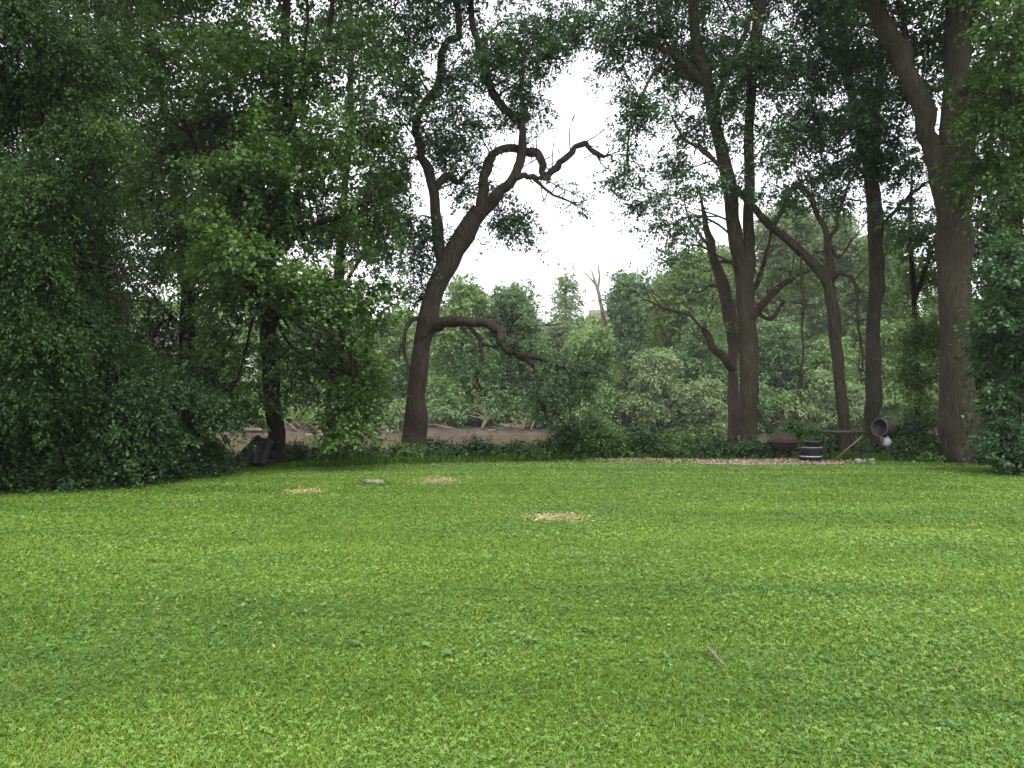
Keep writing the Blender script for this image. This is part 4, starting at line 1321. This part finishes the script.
def drum():
    D = 21.6
    k = D / F
    c = P(884, 428, D)
    root = thing('drum_barbecue', 'round drum barbecue with dark open mouth and grey rim among the weeds', 'barbecue', (c[0], D, gz(c[0], D)))
    z = c[2] - gz(c[0], D)
    mott = simple('mottled_metal', (.018, .016, .012), (.11, .09, .07), 9, .8, .5, .02)
    R_ = rotz(math.radians(-62)) @ roty(math.radians(0)) @ rotx(math.radians(90))
    # axis: local z of the lathe turned to point towards camera left
    ax = np.array((-.84, -.52, .10)); ax /= np.linalg.norm(ax)
    xx = np.cross((0, 0, 1), ax); xx /= np.linalg.norm(xx)
    yy = np.cross(ax, xx)
    R_ = np.stack([xx, yy, ax], 1)
    r = .235
    grey = simple('dull_rim', (.05, .05, .055), (.16, .16, .17), 5, .6, .1)
    cc = (.02, .1, z)
    MB().lathe([(0, -.65), (r * .6, -.63), (r * .92, -.55), (r, -.42), (r * 1.02, -.1), (r, .14)], 26, cc, R_, .02).build('drum', mott, root)
    MB().lathe([(r * 1.0, .14), (r * 1.05, .14), (r * 1.05, .17), (r * .95, .17), (r * .95, .14), (r, .14)], 26, cc, R_).build('rim', grey, root)
    MB().lathe([(r * .94, .15), (r * .8, .10), (0, .07)], 26, cc, R_).build('mouth', blackp, root)
    for sx, sy in ((-.1, -.1), (.3, -.05), (-.05, .35), (.4, .4)):
        MB().tube([(sx, sy, z - r * .7), (sx * 1.3, sy * 1.2, 0)], [.014, .014], 6, 1).build('leg', darkm, root)
    # white bag below
    r2 = thing('plastic_bag', 'crumpled white plastic bag below the drum barbecue', 'bag', at(887, D - .35, 0))
    V = []
    mb = MB().lathe([(0, .36), (.07, .38), (.10, .44), (.09, .52), (.05, .58), (.02, .60)], 14, wob=.15)
    o = mb.build('bag', whitep, r2)
    for v in o.data.vertices:
        v.co += type(v.co)(rng.normal(0, .012, 3))
    MB().tube([(0, 0, .59), (.02, .01, .62), (.0, .02, .66)], [.012, .018, .004], 6, 3).build('knot', whitep, r2)
    MB().tube([(0, 0, 0), (0.01, 0, .2), (0, 0, .36)], [.02, .018, .02], 6, 2).build('stake', wood, r2)


drum()


def rock(name, label, cat, loc, dims, mat, grp=None, seed=0, rz=0):
    import bmesh
    bm = bmesh.new()
    bmesh.ops.create_icosphere(bm, subdivisions=3, radius=1)
    from mathutils import Vector, noise as mn
    for v in bm.verts:
        p = v.co.copy()
        n = mn.noise(p * 1.3 + Vector((seed * 3.1, 0, 0))) * .35 + mn.noise(p * 3.5 + Vector((seed, 1, 0))) * .12
        p *= 1 + n
        p.z = max(-.6, min(.62 + .1 * n, p.z))
        v.co = Vector((p.x * dims[0], p.y * dims[1], (p.z + .45) * dims[2]))
    me = bpy.data.meshes.new(name)
    bm.to_mesh(me); bm.free()
    me.materials.append(mat)
    o = bpy.data.objects.new(name, me)
    SC.collection.objects.link(o)
    o.location = tuple(loc); o.rotation_euler = (0, 0, rz)
    return tag(o, label, cat, grp)


rock('flat_stone', 'wide flat pale stone lying alone on the lawn', 'stone', at(375, 15.3), (.20, .14, .085), stone, seed=1)
rock('flat_stone', 'small stone chip against the left end of the flat stone', 'stone', at(366.5, 15.5), (.07, .06, .05), stone, seed=4)
rock('pebble', 'largest pale stone among the weeds under the metal stand', 'stone', at(858, 20.6), (.09, .08, .09), whitep, 'pale stones in the weeds', 2)
rock('pebble', 'middle pale stone in the weeds right of the metal stand', 'stone', at(864, 20.8), (.06, .06, .08), whitep, 'pale stones in the weeds', 3)
rock('pebble', 'rightmost pale stone in the weeds near the drum barbecue', 'stone', at(871, 20.7), (.07, .05, .09), whitep, 'pale stones in the weeds', 5)


def weeds(px, D, n, sp, label):
    c = at(px, D)
    C = c + rng.normal(0, 1, (n, 3)) * np.array((sp, sp * .6, 0)) + np.array((0, 0, .03))
    d = norm(np.concatenate([rng.normal(0, 1, (n, 2)), np.full((n, 1), .4)], 1))
    V, T = leaf_cloud(C, d, 7, .1, .07, .022, .2, .8)
    o = quads_obj('weed_tuft', V, T, M['leaf_under'], None, c)
    o.location = tuple(c)
    tag(o, label, 'weeds')


weeds(375, 15.1, 70, .20, 'tuft of longer grass round the flat stone')
weeds(866, 20.5, 90, .35, 'weed tuft growing round the pale stones')


def stick():
    c = at(714, 4.85, 0)
    root = thing('stick', 'short bleached stick lying on the lawn in the foreground', 'stick', c, rz=0)
    MB().tube([(-.015, .15, .075), (-.01, .08, .07), (.0, .0, .065), (.008, -.06, .06), (.022, -.12, .055)], [.007, .009, .0105, .009, .006], 8, 4, .12).build('wood', M['drift'], root)
    MB().tube([(-.005, .03, .058), (.012, .045, .07), (.02, .07, .078)], [.005, .004, .002], 5, 3, .1).build('side_twig', M['drift'], root)


stick()


def tarp():
    D = 18.9
    c = at(248, D, gz((248 - CX) / F * D, D))
    root = thing('tarp_pile', 'black tarp draped over a sloping heap left of the dark maple trunk', 'tarp', c)
    k = D / F
    xs = np.linspace(-26, 26, 46)
    prof_x = [-26, -16, -6, 3, 8, 14, 20, 26]
    prof_h = [.02, .16, .36, .62, .76, .72, .70, .60]
    nx, ny = len(xs), 16
    V = []
    for j in range(ny):
        v = j / (ny - 1)
        for i, x in enumerate(xs):
            h = np.interp(x, prof_x, prof_h)
            q = math.sin(math.pi * min(1, .02 + v * .96)) ** .55
            fold = .03 * math.sin(x * .55 + 4 * v) + .03 * float(vnoise(np.array([x * .4]), np.array([v * 5]), 1, 71)[0])
            V.append((x * k * (1 + .04 * math.sin(v * 5)), (v - .5) * 1.1 + .05 * math.sin(x * .8), max(0, h * q + (fold * .5 * q if h > .1 else 0))))
    i = np.arange(nx * ny).reshape(ny, nx)
    q = np.stack([i[:-1, :-1], i[:-1, 1:], i[1:, 1:], i[1:, :-1]], -1).reshape(-1, 4)
    mesh_obj('sheet', V, q.ravel(), np.full(len(q), 4), tarpm, root, smooth=True)
    MB().tube([(-.58, -.42, .10), (-.45, -.5, .15), (-.33, -.52, .17), (-.2, -.5, .14)], [.012] * 4, 6, 3).build('rope', whitep, root)
    # logs peeping out at the right end
    for j, (yy, zz) in enumerate(((-.25, .12), (.0, .12), (-.12, .32))):
        lg = thing('firewood_log', ['front bottom', 'rear bottom', 'top'][j] + ' log of the wood heap beneath the black tarp', 'log', c, 'logs under the tarp')
        MB().tube([(.1, yy, zz), (.66, yy + .02, zz)], [.10, .10], 12, 1, .05).build('log', M['bark_dark'], lg)


tarp()


# ------------------------------------------------------------------ hazy summer air
def haze():
    m = bpy.data.materials.new('hazy_air')
    m.use_nodes = True
    t = m.node_tree
    t.nodes.clear()
    o = t.nodes.new('ShaderNodeOutputMaterial')
    v = t.nodes.new('ShaderNodeVolumePrincipled')
    v.inputs['Color'].default_value = (.92, .96, 1, 1)
    v.inputs['Density'].default_value = .00045
    v.inputs['Anisotropy'].default_value = .3
    t.links.new(v.outputs[0], o.inputs['Volume'])
    b = MB().box((0, 450, 23), (1900, 1600, 54)).build('haze', m, None, None, False)
    tag(b, kind='stuff')


haze()
